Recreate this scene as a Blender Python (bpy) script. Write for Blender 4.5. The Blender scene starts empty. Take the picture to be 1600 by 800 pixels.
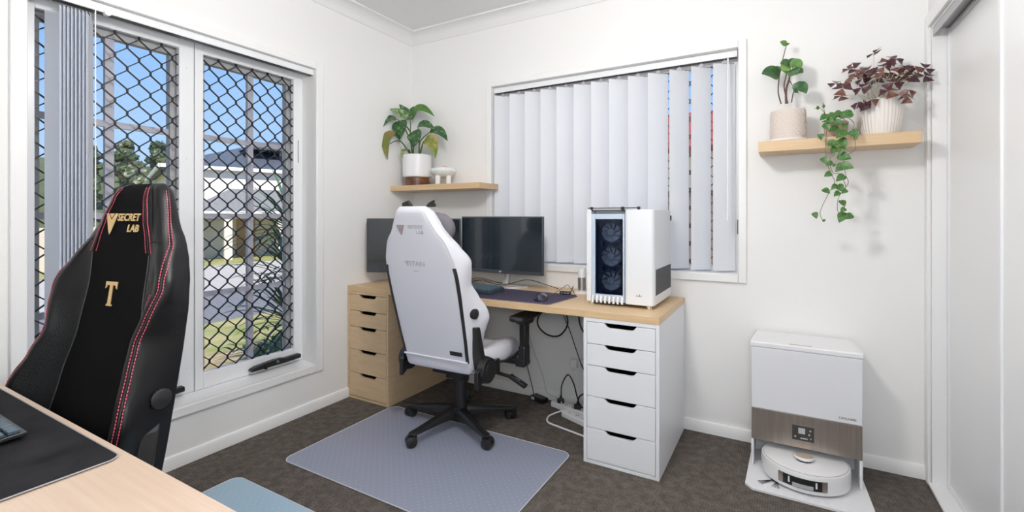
import bpy, math, random
from mathutils import Vector, Matrix, noise
random.seed(7)
PI=math.pi
scene=bpy.context.scene
COL=scene.collection

# ---------------------------------------------------------------- materials
def nmat(name):
    m=bpy.data.materials.new(name); m.use_nodes=True
    nt=m.node_tree; nt.nodes.clear()
    out=nt.nodes.new('ShaderNodeOutputMaterial'); return m,nt,out
def pbr(name,col,rough=.5,metal=0,spec=.5,bump=None,noise_col=None,trans=0,coat=0,sheen=0,alpha=1):
    """bump=(kind,scale,strength); noise_col=(scale, second colour, stretch)"""
    m,nt,out=nmat(name); N=nt.nodes; L=nt.links
    b=N.new('ShaderNodeBsdfPrincipled'); L.new(b.outputs[0],out.inputs[0])
    b.inputs['Base Color'].default_value=(*col,1); b.inputs['Roughness'].default_value=rough
    b.inputs['Metallic'].default_value=metal; b.inputs['Specular IOR Level'].default_value=spec
    b.inputs['Coat Weight'].default_value=coat; b.inputs['Sheen Weight'].default_value=sheen; b.inputs['Alpha'].default_value=alpha
    tc=N.new('ShaderNodeTexCoord')
    if noise_col:
        sc,c2,st=noise_col
        mp=N.new('ShaderNodeMapping'); mp.inputs['Scale'].default_value=st
        nz=N.new('ShaderNodeTexNoise'); nz.inputs['Scale'].default_value=sc; nz.inputs['Detail'].default_value=4
        L.new(tc.outputs['Object'],mp.inputs[0]); L.new(mp.outputs[0],nz.inputs['Vector'])
        rp=N.new('ShaderNodeValToRGB'); rp.color_ramp.elements[0].position=.35; rp.color_ramp.elements[1].position=.65
        rp.color_ramp.elements[0].color=(*col,1); rp.color_ramp.elements[1].color=(*c2,1)
        L.new(nz.outputs[0],rp.inputs[0]); L.new(rp.outputs[0],b.inputs['Base Color'])
    if bump:
        kind,sc,strg=bump
        if kind=='noise':
            t=N.new('ShaderNodeTexNoise'); t.inputs['Scale'].default_value=sc; t.inputs['Detail'].default_value=3; o=t.outputs[0]
        elif kind=='voronoi':
            t=N.new('ShaderNodeTexVoronoi'); t.inputs['Scale'].default_value=sc; o=t.outputs[0]
        L.new(tc.outputs['Object'],t.inputs['Vector'])
        bp=N.new('ShaderNodeBump'); bp.inputs['Strength'].default_value=strg; bp.inputs['Distance'].default_value=.002
        L.new(o,bp.inputs['Height']); L.new(bp.outputs[0],b.inputs['Normal'])
    return m
def glassy(name,tint=(1,1,1),gloss=.08):
    m,nt,out=nmat(name); N=nt.nodes; L=nt.links
    t=N.new('ShaderNodeBsdfTransparent'); t.inputs[0].default_value=(*tint,1)
    g=N.new('ShaderNodeBsdfGlossy'); g.inputs['Roughness'].default_value=.02
    mx=N.new('ShaderNodeMixShader'); f=N.new('ShaderNodeFresnel'); f.inputs[0].default_value=1.3
    L.new(f.outputs[0],mx.inputs[0]); L.new(t.outputs[0],mx.inputs[1]); L.new(g.outputs[0],mx.inputs[2]); L.new(mx.outputs[0],out.inputs[0])
    return m
def translucent(name,col,tcol,w=.5):
    m,nt,out=nmat(name); N=nt.nodes; L=nt.links
    d=N.new('ShaderNodeBsdfDiffuse'); d.inputs[0].default_value=(*col,1)
    t=N.new('ShaderNodeBsdfTranslucent'); t.inputs[0].default_value=(*tcol,1)
    mx=N.new('ShaderNodeMixShader'); mx.inputs[0].default_value=w
    L.new(d.outputs[0],mx.inputs[1]); L.new(t.outputs[0],mx.inputs[2]); L.new(mx.outputs[0],out.inputs[0])
    return m
def emit(name,col,s):
    m,nt,out=nmat(name); e=nt.nodes.new('ShaderNodeEmission'); e.inputs[0].default_value=(*col,1); e.inputs[1].default_value=s
    nt.links.new(e.outputs[0],out.inputs[0]); return m
def carpet_mat():
    m,nt,out=nmat('carpet'); N=nt.nodes; L=nt.links
    b=N.new('ShaderNodeBsdfPrincipled'); b.inputs['Roughness'].default_value=.95; b.inputs['Specular IOR Level'].default_value=.1
    L.new(b.outputs[0],out.inputs[0]); tc=N.new('ShaderNodeTexCoord')
    mp=N.new('ShaderNodeMapping'); mp.inputs['Scale'].default_value=(105,82,1); L.new(tc.outputs['Object'],mp.inputs[0])
    v=N.new('ShaderNodeTexVoronoi'); v.inputs['Scale'].default_value=1; v.inputs['Randomness'].default_value=.35; L.new(mp.outputs[0],v.inputs['Vector'])
    nz=N.new('ShaderNodeTexNoise'); nz.inputs['Scale'].default_value=25; nz.inputs['Detail'].default_value=3; L.new(tc.outputs['Object'],nz.inputs['Vector'])
    ad=N.new('ShaderNodeMath'); ad.operation='MULTIPLY_ADD'; L.new(v.outputs['Distance'],ad.inputs[0]); ad.inputs[1].default_value=-.75; L.new(nz.outputs[0],ad.inputs[2])
    rp=N.new('ShaderNodeValToRGB'); e=rp.color_ramp.elements
    e[0].position=-0.1; e[0].color=(.078,.066,.058,1); e[1].position=.62; e[1].color=(.175,.152,.135,1)
    L.new(ad.outputs[0],rp.inputs[0]); L.new(rp.outputs[0],b.inputs['Base Color'])
    bp=N.new('ShaderNodeBump'); bp.inputs['Strength'].default_value=.7; bp.inputs['Distance'].default_value=.004; bp.invert=True
    L.new(v.outputs['Distance'],bp.inputs['Height']); L.new(bp.outputs[0],b.inputs['Normal'])
    return m
def wood_mat(name,c1,c2,axis=(2,30,30),rough=.35,coat=0):
    return pbr(name,c1,rough,noise_col=(3.0,c2,axis),coat=coat)
def leaf_mat(name,c1,c2,scale=40,lo=.45,hi=.6):
    m,nt,out=nmat(name); N=nt.nodes; L=nt.links
    b=N.new('ShaderNodeBsdfPrincipled'); b.inputs['Roughness'].default_value=.4; L.new(b.outputs[0],out.inputs[0])
    tc=N.new('ShaderNodeTexCoord'); nz=N.new('ShaderNodeTexNoise'); nz.inputs['Scale'].default_value=scale; nz.inputs['Detail'].default_value=4
    L.new(tc.outputs['Object'],nz.inputs['Vector']); rp=N.new('ShaderNodeValToRGB')
    rp.color_ramp.elements[0].position=lo; rp.color_ramp.elements[1].position=hi
    rp.color_ramp.elements[0].color=(*c1,1); rp.color_ramp.elements[1].color=(*c2,1)
    L.new(nz.outputs[0],rp.inputs[0]); L.new(rp.outputs[0],b.inputs['Base Color'])
    return m
def dotted(name,base,dot,scale,rough,alpha,thr=.2):
    """frosted clear vinyl with a grid of small studs"""
    m,nt,out=nmat(name); N=nt.nodes; L=nt.links
    b=N.new('ShaderNodeBsdfPrincipled'); b.inputs['Roughness'].default_value=rough
    L.new(b.outputs[0],out.inputs[0]); tc=N.new('ShaderNodeTexCoord')
    mp=N.new('ShaderNodeMapping'); mp.inputs['Scale'].default_value=(scale,scale,1); mp.inputs['Rotation'].default_value=(0,0,PI/4); L.new(tc.outputs['Object'],mp.inputs[0])
    v=N.new('ShaderNodeTexVoronoi'); v.inputs['Scale'].default_value=1; v.inputs['Randomness'].default_value=0; L.new(mp.outputs[0],v.inputs['Vector'])
    rp=N.new('ShaderNodeValToRGB'); rp.color_ramp.elements[0].position=thr*.7; rp.color_ramp.elements[1].position=thr
    rp.color_ramp.elements[0].color=(*dot,1); rp.color_ramp.elements[1].color=(*base,1)
    L.new(v.outputs['Distance'],rp.inputs[0]); L.new(rp.outputs[0],b.inputs['Base Color'])
    b.inputs['Alpha'].default_value=alpha
    return m
M={}
M['wall']=pbr('wall_paint',(.85,.846,.84),.7,spec=.2,bump=('noise',350,.05))
M['ceil']=pbr('ceiling_paint',(.80,.80,.80),.8,spec=.15)
M['trim']=pbr('white_gloss_trim',(.86,.86,.86),.35)
M['alu']=pbr('white_powdercoat',(.84,.85,.87),.3)
M['frame_grey']=pbr('grey_aluminium',(.42,.42,.43),.4)
M['muntin']=pbr('pale_glazing_bar',(.46,.46,.53),.4)
M['grille']=pbr('black_grille',(.008,.008,.014),.35)
M['glass']=glassy('window_glass')
M['carpet']=carpet_mat()
M['black']=pbr('black_plastic',(.012,.012,.013),.38)
M['blackm']=pbr('black_matt',(.016,.016,.017),.6)
M['rubber']=pbr('black_rubber',(.01,.01,.011),.55)
M['steel']=pbr('brushed_steel',(.62,.62,.62),.3,metal=1)
M['vane']=translucent('white_blind_fabric',(.90,.92,.95),(.93,.95,.98),.27)
M['vane_stack']=translucent('sky_tinted_blind_fabric',(.86,.89,.95),(.86,.90,.97),.28)  # blue of the sky light coming through is put into the fabric colour
M['oak']=wood_mat('light_oak',(.60,.42,.235),(.66,.475,.285),(1.2,30,30),.38)
M['oak_pale']=wood_mat('pale_oak',(.54,.405,.31),(.58,.45,.35),(1.5,40,40),.30)
M['birch']=wood_mat('birch_veneer',(.58,.42,.255),(.63,.47,.30),(3,3,18),.45)
M['whitelac']=pbr('white_lacquer',(.80,.815,.845),.35)
M['cream']=pbr('cream_fabric',(.7,.7,.7),.8)
M['ceramic']=pbr('white_ceramic',(.83,.83,.84),.3)

# ---------------------------------------------------------------- mesh builder
class MB:
    def __init__(s): s.v=[]; s.f=[]; s.m=[]; s.cm=0
    def add(s,vs,fs,mi=None):
        o=len(s.v); s.v+= [tuple(v) for v in vs]
        for f in fs: s.f.append(tuple(i+o for i in f)); s.m.append(s.cm if mi is None else mi)
        return s
    def box(s,x0,x1,y0,y1,z0,z1,mi=None):
        vs=[(x,y,z) for z in (z0,z1) for y in (y0,y1) for x in (x0,x1)]
        return s.add(vs,[(0,2,3,1),(4,5,7,6),(0,1,5,4),(2,6,7,3),(0,4,6,2),(1,3,7,5)],mi)
    def obox(s,c,ax,ay,az,mi=None):
        c=Vector(c);ax=Vector(ax);ay=Vector(ay);az=Vector(az)
        vs=[c+ax*i+ay*j+az*k for k in (-1,1) for j in (-1,1) for i in (-1,1)]
        return s.add(vs,[(0,2,3,1),(4,5,7,6),(0,1,5,4),(2,6,7,3),(0,4,6,2),(1,3,7,5)],mi)
    def cyl(s,p0,p1,r0,r1=None,n=20,cap=True,mi=None):
        r1=r0 if r1 is None else r1
        p0=Vector(p0);p1=Vector(p1);d=(p1-p0).normalized()
        a=d.orthogonal().normalized(); b=d.cross(a)
        vs=[];
        for p,r in ((p0,r0),(p1,r1)):
            for i in range(n):
                t=2*PI*i/n; vs.append(p+a*(r*math.cos(t))+b*(r*math.sin(t)))
        fs=[(i,(i+1)%n,n+(i+1)%n,n+i) for i in range(n)]
        if cap: fs+=[tuple(range(n-1,-1,-1)),tuple(range(n,2*n))]
        return s.add(vs,fs,mi)
    def tube(s,pts,r,n=8,mi=None,closed=False):
        P=[Vector(p) for p in pts]; k=len(P); R=r if isinstance(r,(list,tuple)) else [r]*k
        up=None; rings=[]
        for i,p in enumerate(P):
            if closed: t=(P[(i+1)%k]-P[i-1])
            else: t=(P[min(i+1,k-1)]-P[max(i-1,0)])
            t.normalize()
            if up is None: up=t.orthogonal().normalized()
            up=(up-t*up.dot(t))
            up=up.normalized() if up.length>1e-6 else t.orthogonal().normalized()
            b=t.cross(up); rings.append([p+(up*math.cos(2*PI*j/n)+b*math.sin(2*PI*j/n))*R[i] for j in range(n)])
        vs=[q for g in rings for q in g]; fs=[]
        for i in range(k if closed else k-1):
            i2=(i+1)%k
            for j in range(n): fs.append((i*n+j,i*n+(j+1)%n,i2*n+(j+1)%n,i2*n+j))
        if not closed: fs+=[tuple(range(n-1,-1,-1)),tuple(range((k-1)*n,k*n))]
        return s.add(vs,fs,mi)
    def lathe(s,prof,c=(0,0,0),n=32,mi=None,ribs=0,ribd=0,twist=None):
        c=Vector(c); vs=[];fs=[];k=len(prof)
        for r,z in prof:
            for j in range(n):
                a=2*PI*j/n; rr=r*(1+(ribd*math.cos(ribs*a) if ribs else 0))
                vs.append(c+Vector((rr*math.cos(a),rr*math.sin(a),z)))
        for i in range(k-1):
            for j in range(n): fs.append((i*n+j,i*n+(j+1)%n,(i+1)*n+(j+1)%n,(i+1)*n+j))
        if prof[0][0]>1e-5: fs.append(tuple(range(n-1,-1,-1)))
        if prof[-1][0]>1e-5: fs.append(tuple(range((k-1)*n,k*n)))
        return s.add(vs,fs,mi)
    def prism(s,poly,fn,t0,t1,mi=None):
        """fn(u,v,t)->3d ; poly counter-clockwise list of (u,v)"""
        n=len(poly); vs=[fn(u,v,t0) for u,v in poly]+[fn(u,v,t1) for u,v in poly]
        fs=[tuple(range(n-1,-1,-1)),tuple(range(n,2*n))]+[(i,(i+1)%n,n+(i+1)%n,n+i) for i in range(n)]
        return s.add(vs,fs,mi)
    def grid(s,rows,closed=False,mi=None,caps=False):
        n=len(rows[0]); vs=[p for r in rows for p in r]; fs=[]
        for i in range(len(rows)-1):
            for j in range(n if closed else n-1):
                fs.append((i*n+j,i*n+(j+1)%n,(i+1)*n+(j+1)%n,(i+1)*n+j))
        if caps: fs+=[tuple(range(n-1,-1,-1)),tuple(range((len(rows)-1)*n,len(rows)*n))]
        return s.add(vs,fs,mi)
    def ball(s,c,rx,ry,rz,nu=16,nv=10,mi=None):
        c=Vector(c); rows=[]
        for i in range(nv+1):
            t=-PI/2+PI*i/nv; cr=max(math.cos(t),1e-3)
            rows.append([c+Vector((rx*cr*math.cos(2*PI*j/nu),ry*cr*math.sin(2*PI*j/nu),rz*math.sin(t))) for j in range(nu)])
        return s.grid(rows,True,mi)
    def build(s,name,mat,parent=None,bevel=0,seg=2,smooth=True,angle=35,world=False,sub=0):
        me=bpy.data.meshes.new(name)
        vs=s.v; o=bpy.data.objects.new(name,me)
        if parent is None:
            xs=[p[0] for p in vs]; ys=[p[1] for p in vs]; zs=[p[2] for p in vs]
            c=((min(xs)+max(xs))/2,(min(ys)+max(ys))/2,min(zs))
            vs=[(p[0]-c[0],p[1]-c[1],p[2]-c[2]) for p in vs]; o.location=c
        elif world:
            r=parent
            while r.parent: r=r.parent
            c=r.location; vs=[(p[0]-c[0],p[1]-c[1],p[2]-c[2]) for p in vs]
        me.from_pydata(vs,[],s.f); me.update()
        mats=mat if isinstance(mat,(list,tuple)) else [mat]
        for mm in mats: me.materials.append(mm)
        if len(mats)>1: me.polygons.foreach_set('material_index',s.m)
        if smooth:
            me.shade_smooth(); me.set_sharp_from_angle(angle=math.radians(angle))
        COL.objects.link(o)
        if parent: o.parent=parent
        if bevel:
            b=o.modifiers.new('bevel','BEVEL'); b.width=bevel; b.segments=seg; b.limit_method='ANGLE'; b.angle_limit=math.radians(40); b.harden_normals=False
        if sub:
            b=o.modifiers.new('sub','SUBSURF'); b.levels=sub; b.render_levels=sub
        return o
def tag(o,label=None,cat=None,group=None,kind=None):
    if label: o['label']=label
    if cat: o['category']=cat
    if group: o['group']=group
    if kind: o['kind']=kind
    return o
def empty(name,loc=(0,0,0),rz=0,parent=None):
    o=bpy.data.objects.new(name,None); COL.objects.link(o); o.location=loc; o.rotation_euler=(0,0,rz)
    o.empty_display_size=.1
    if parent: o.parent=parent
    return o
def smooth_path(pts,k=6):
    P=[Vector(p) for p in pts]; out=[]
    for i in range(len(P)-1):
        a=P[max(i-1,0)];b=P[i];c=P[i+1];d=P[min(i+2,len(P)-1)]
        for j in range(k):
            t=j/k; out.append(.5*((2*b)+(c-a)*t+(2*a-5*b+4*c-d)*t*t+(3*b-a-3*c+d)*t**3))
    out.append(P[-1]); return out
def text_mesh(name,body,size,mat,parent,mtx,extrude=.0006,sx=1.0,align='CENTER',bold=0,shear=0):
    cu=bpy.data.curves.new(name+'_curve','FONT'); cu.body=body; cu.size=size; cu.extrude=extrude; cu.align_x=align; cu.align_y='CENTER'; cu.offset=bold; cu.shear=shear; cu.resolution_u=3
    t=bpy.data.objects.new(name+'_tmp',cu); COL.objects.link(t)
    bpy.context.view_layer.update()
    dg=bpy.context.evaluated_depsgraph_get()
    me=bpy.data.meshes.new_from_object(t.evaluated_get(dg)); me.name=name
    bpy.data.objects.remove(t); bpy.data.curves.remove(cu)
    me.transform(Matrix.Diagonal((sx,1,1,1))); me.transform(mtx)
    me.materials.clear(); me.materials.append(mat)
    o=bpy.data.objects.new(name,me); COL.objects.link(o); o.parent=parent
    return o
def frame_mtx(o,xa,ya):
    xa=Vector(xa).normalized(); ya=Vector(ya).normalized(); za=xa.cross(ya)
    m=Matrix((xa,ya,za)).transposed().to_4x4(); m.translation=Vector(o); return m
def lerp_tab(tab,h):
    if h<=tab[0][0]: return tab[0][1]
    for (a,va),(b,vb) in zip(tab,tab[1:]):
        if h<=b:
            t=(h-a)/(b-a); t=t*t*(3-2*t)*.5+t*.5
            return va+(vb-va)*t
    return tab[-1][1]
def leaf(mb,b,m,t,w,up=(0,0,1),fold=.25,n=7,shape='oval',mi=0):
    """leaf blade along the curve base-mid-tip with a crease along its midrib"""
    b=Vector(b);m=Vector(m);t=Vector(t); c=2*m-.5*(b+t); rows=[]
    for i in range(n+1):
        s=i/n; p=b*(1-s)**2+c*2*s*(1-s)+t*s*s
        d=((c-b)*(1-s)+(t-c)*s).normalized()
        side=d.cross(Vector(up))
        side=side.normalized() if side.length>.15 else d.cross(Vector((.3,-1,.2))).normalized()
        nn=side.cross(d)
        if shape=='oval': ww=w*.5*math.sin(PI*min(1,s**.75))**.8
        elif shape=='ovate': ww=w*.5*math.sin(PI*min(1,(.04+.96*s)**.62))**.85 if s<1 else 0
        elif shape=='heart': ww=w*.5*(math.sin(PI*(.12+.88*s)**.62)**.8 if s<1 else 0)
        else: ww=w*.5*math.sin(PI*s)**.6
        ww=max(ww,.0006)
        rows.append([p-side*ww+nn*ww*fold,p-side*ww*.5+nn*ww*fold*.35,p,p+side*ww*.5+nn*ww*fold*.35,p+side*ww+nn*ww*fold])
    mb.grid(rows,mi=mi)
DIEF_LEAVES = [((0.107,-0.13,1.905),(0.078,-0.15,1.953),(0.035,-0.18,2.016),0.06,0),((0.095,-0.13,1.906),(0.066,-0.2,1.941),(0.031,-0.27,1.961),0.062,1),((0.04,-0.21,1.898),(0.016,-0.27,1.889),(-0.008,-0.31,1.822),0.062,0),((0.059,-0.18,1.897),(0.079,-0.22,1.826),(0.073,-0.22,1.742),0.105,0),((0.104,-0.12,1.903),(0.179,-0.12,1.983),(0.31,-0.11,1.909),0.06,2),((0.17,-0.13,1.85),(0.252,-0.14,1.854),(0.347,-0.15,1.8),0.055,0),((0.286,-0.14,1.79),(0.381,-0.15,1.793),(0.459,-0.15,1.714),0.062,0),((0.166,-0.17,1.809),(0.212,-0.21,1.747),(0.188,-0.21,1.676),0.098,0),((0.067,-0.25,1.784),(0.028,-0.3,1.741),(0.039,-0.3,1.592),0.072,3),((0.261,-0.17,1.727),(0.349,-0.19,1.709),(0.384,-0.19,1.593),0.085,4),((0.132,-0.19,1.668),(0.088,-0.205,1.653),(0.131,-0.21,1.585),0.028,5),((0.05,-0.08,1.915),(0.059,-0.05,1.992),(0.086,-0.04,2.001),0.06,0)]
DIEF_STEMS = [[(0.109,-0.12,1.644),(0.092,-0.12,1.77),(0.092,-0.12,1.904)],[(0.182,-0.13,1.638),(0.193,-0.13,1.734),(0.286,-0.14,1.79)],[(0.11,-0.14,1.642),(0.078,-0.2,1.729),(0.067,-0.25,1.732),(0.047,-0.29,1.706)],[(0.179,-0.12,1.64),(0.182,-0.13,1.761),(0.17,-0.13,1.85)],[(0.133,-0.14,1.64),(0.157,-0.16,1.733),(0.166,-0.17,1.809)],[(0.202,-0.14,1.645),(0.242,-0.16,1.709),(0.261,-0.17,1.727)],[(0.122,-0.16,1.648),(0.134,-0.18,1.671),(0.132,-0.19,1.668)],[(0.098,-0.12,1.725),(0.09,-0.15,1.793),(0.059,-0.18,1.897)],[(0.092,-0.12,1.815),(0.073,-0.17,1.87),(0.04,-0.21,1.898)]]
FIC_LEAVES = [((2.505,-0.11,2.024),(2.493,-0.12,2.037),(2.478,-0.12,2.045),0.022,1),((2.505,-0.11,2.024),(2.511,-0.1,2.033),(2.52,-0.1,2.035),0.012,1),((2.478,-0.11,1.876),(2.44,-0.14,1.892),(2.4,-0.16,1.888),0.06,0),((2.474,-0.1,1.894),(2.462,-0.1,1.917),(2.445,-0.1,1.927),0.03,0),((2.52,-0.11,1.923),(2.502,-0.13,1.934),(2.479,-0.14,1.93),0.035,0),((2.52,-0.1,1.933),(2.534,-0.09,1.947),(2.547,-0.09,1.94),0.03,0),((2.523,-0.12,1.913),(2.547,-0.13,1.92),(2.567,-0.14,1.895),0.045,1),((2.519,-0.13,1.907),(2.505,-0.15,1.9),(2.499,-0.16,1.878),0.04,2),((2.52,-0.13,1.896),(2.528,-0.16,1.88),(2.516,-0.17,1.855),0.05,0),((2.535,-0.11,1.882),(2.556,-0.12,1.89),(2.575,-0.12,1.877),0.035,0),((2.539,-0.12,1.788),(2.564,-0.14,1.804),(2.588,-0.15,1.769),0.05,0)]
FIC_STEMS = [[(2.483,-0.12,1.74),(2.471,-0.11,1.799),(2.474,-0.11,1.863),(2.486,-0.11,1.939),(2.505,-0.11,2.024)],[(2.505,-0.12,1.738),(2.505,-0.12,1.807),(2.52,-0.12,1.868),(2.52,-0.11,1.944)],[(2.511,-0.11,1.741),(2.496,-0.11,1.824),(2.505,-0.12,1.877),(2.502,-0.13,1.903)],[(2.527,-0.11,1.743),(2.535,-0.12,1.789),(2.541,-0.12,1.791)],[(2.52,-0.12,1.847),(2.538,-0.12,1.809)]]
OX_PTS = [(2.852,-0.093,1.933),(2.908,-0.074,1.894),(2.927,-0.115,1.89),(2.773,-0.082,1.902),(2.764,-0.069,1.88),(2.798,-0.116,1.865),(2.803,-0.189,1.827),(2.74,-0.172,1.804),(2.702,-0.167,1.799),(2.722,-0.215,1.761),(2.717,-0.215,1.727),(2.762,-0.091,1.839),(2.805,-0.135,1.815),(2.791,-0.215,1.755),(2.838,-0.099,1.785),(2.777,-0.215,1.691),(2.798,-0.215,1.686),(2.825,-0.215,1.697),(2.877,-0.084,1.823),(2.85,-0.075,1.815),(2.922,-0.09,1.827),(2.906,-0.19,1.767),(2.926,-0.176,1.834),(2.952,-0.173,1.831),(2.98,-0.172,1.832),(3.03,-0.1,1.833),(2.973,-0.103,1.809),(2.983,-0.148,1.803),(3.028,-0.1,1.802),(2.953,-0.215,1.724),(2.949,-0.215,1.698),(2.887,-0.215,1.728),(2.845,-0.18,1.821),(2.876,-0.183,1.843),(2.943,-0.072,1.823),(2.823,-0.145,1.845),(2.779,-0.154,1.837)]
VINE_LEAVES = [(2.63,-0.2,1.688,0.0143),(2.653,-0.194,1.694,0.0127),(2.652,-0.199,1.639,0.0318),(2.685,-0.192,1.641,0.0366),(2.703,-0.209,1.647,0.0318),(2.737,-0.207,1.64,0.0429),(2.665,-0.201,1.595,0.0334),(2.691,-0.196,1.582,0.0366),(2.715,-0.24,1.551,0.0445),(2.731,-0.201,1.593,0.0286),(2.64,-0.24,1.546,0.027),(2.764,-0.239,1.547,0.0398),(2.688,-0.232,1.513,0.0382),(2.722,-0.23,1.514,0.0429),(2.688,-0.234,1.482,0.0334),(2.716,-0.231,1.481,0.0302),(2.729,-0.225,1.451,0.0445),(2.713,-0.228,1.403,0.0414),(2.737,-0.238,1.408,0.0445),(2.654,-0.223,1.44,0.0302),(2.673,-0.223,1.424,0.027),(2.691,-0.235,1.417,0.0127),(2.667,-0.228,1.375,0.0302),(2.713,-0.233,1.357,0.0366),(2.691,-0.231,1.317,0.0286),(2.713,-0.229,1.313,0.035),(2.727,-0.242,1.297,0.0239),(2.662,-0.226,1.301,0.0302),(2.7,-0.23,1.287,0.027),(2.723,-0.226,1.245,0.0302),(2.722,-0.235,1.215,0.0239),(2.72,-0.228,1.182,0.0461),(2.742,-0.229,1.185,0.0334),(2.619,-0.237,1.191,0.027),(2.654,-0.228,1.169,0.0111),(2.678,-0.201,1.621,0.0318),(2.709,-0.208,1.609,0.0318)]
VINE_STEMS = [[(2.674,-0.16,1.605),(2.663,-0.21,1.563),(2.661,-0.215,1.452),(2.683,-0.215,1.375),(2.693,-0.215,1.34),(2.667,-0.215,1.284),(2.639,-0.215,1.208),(2.648,-0.215,1.168)],[(2.712,-0.17,1.584),(2.721,-0.21,1.547),(2.721,-0.215,1.479),(2.733,-0.215,1.38),(2.743,-0.215,1.335),(2.709,-0.215,1.276),(2.704,-0.215,1.215),(2.721,-0.215,1.2)],[(2.741,-0.16,1.645),(2.766,-0.19,1.606),(2.758,-0.21,1.559),(2.768,-0.215,1.527),(2.767,-0.215,1.484),(2.739,-0.215,1.462)],[(2.693,-0.17,1.563),(2.693,-0.215,1.473),(2.676,-0.215,1.444),(2.686,-0.215,1.386),(2.714,-0.215,1.377),(2.733,-0.215,1.328),(2.728,-0.215,1.317)],[(2.663,-0.13,1.666),(2.657,-0.13,1.699),(2.655,-0.13,1.722)],[(2.663,-0.13,1.666),(2.646,-0.14,1.694),(2.62,-0.14,1.697)]]
# ---------------------------------------------------------------- room shell
RX=3.06; RY=-3.45; CZ=2.585
def struct(mb,name,mat,parent=None,**k):
    o=mb.build(name,mat,parent,**k)
    if parent is None: tag(o,kind='structure')
    return o
struct(MB().box(-.22,3.9,RY-.12,.16,-.12,0),'floor',M['carpet'],smooth=False)
struct(MB().box(-.22,3.9,RY-.12,.16,CZ,CZ+.12),'ceiling',M['ceil'],smooth=False)
# left wall with its window hole
LY0,LY1,LZ0,LZ1=-2.15,-.875,.28,2.09
b=MB()
b.box(-.22,0,RY-.12,LY0,0,CZ); b.box(-.22,0,LY1,.16,0,CZ); b.box(-.22,0,LY0,LY1,0,LZ0); b.box(-.22,0,LY0,LY1,LZ1,CZ)
struct(b,'wall_left',M['wall'],smooth=False)
BX0,BX1,BZ0,BZ1=.73,2.285,.876,2.086
b=MB()
b.box(0,BX0,0,.16,0,CZ); b.box(BX1,3.9,0,.16,0,CZ); b.box(BX0,BX1,0,.16,0,BZ0); b.box(BX0,BX1,0,.16,BZ1,CZ)
struct(b,'wall_back',M['wall'],smooth=False)
b=MB(); b.box(RX,3.2,-.05,0,0,CZ); b.box(RX,3.2,-1.75,-.05,2.03,CZ); b.box(RX,3.2,RY,-1.75,0,CZ)
struct(b,'wall_right',M['wall'],smooth=False)
struct(MB().box(0,3.2,RY-.12,RY,0,CZ),'wall_front',M['wall'],smooth=False)
struct(MB().box(3.2,3.24,RY,0,0,CZ),'wall_closet',M['wall'],smooth=False)
def skirting(name,poly):
    struct(poly,name,M['trim'])
pr=[(0,0),(.014,0),(.014,.052),(.009,.06),(0,.062)]
skirting('baseboard_left',MB().prism(pr,lambda u,v,t:(u,t,v),RY,-.0,))
skirting('baseboard_back',MB().prism(pr,lambda u,v,t:(t,-u,v),0.014,RX))
# cornice: coved, 80 mm
cv=[(0,0),(.006,0),(.010,.012)]+[(.010+.062*(1-math.cos(a)),.012+.058*math.sin(a)) for a in [PI/2*i/6 for i in range(1,7)]]+[(.084,.072),(.084,.082),(0,.082)]
struct(MB().prism(cv,lambda u,v,t:(u,t,CZ-.082+v),RY,0),'trim_1',M['ceil'],angle=25)
struct(MB().prism(cv,lambda u,v,t:(t,-u,CZ-.082+v),0,RX),'trim_2',M['ceil'],angle=25)
struct(MB().prism(cv,lambda u,v,t:(RX-u,t,CZ-.082+v),RY,0),'trim_3',M['ceil'],angle=25)

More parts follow.
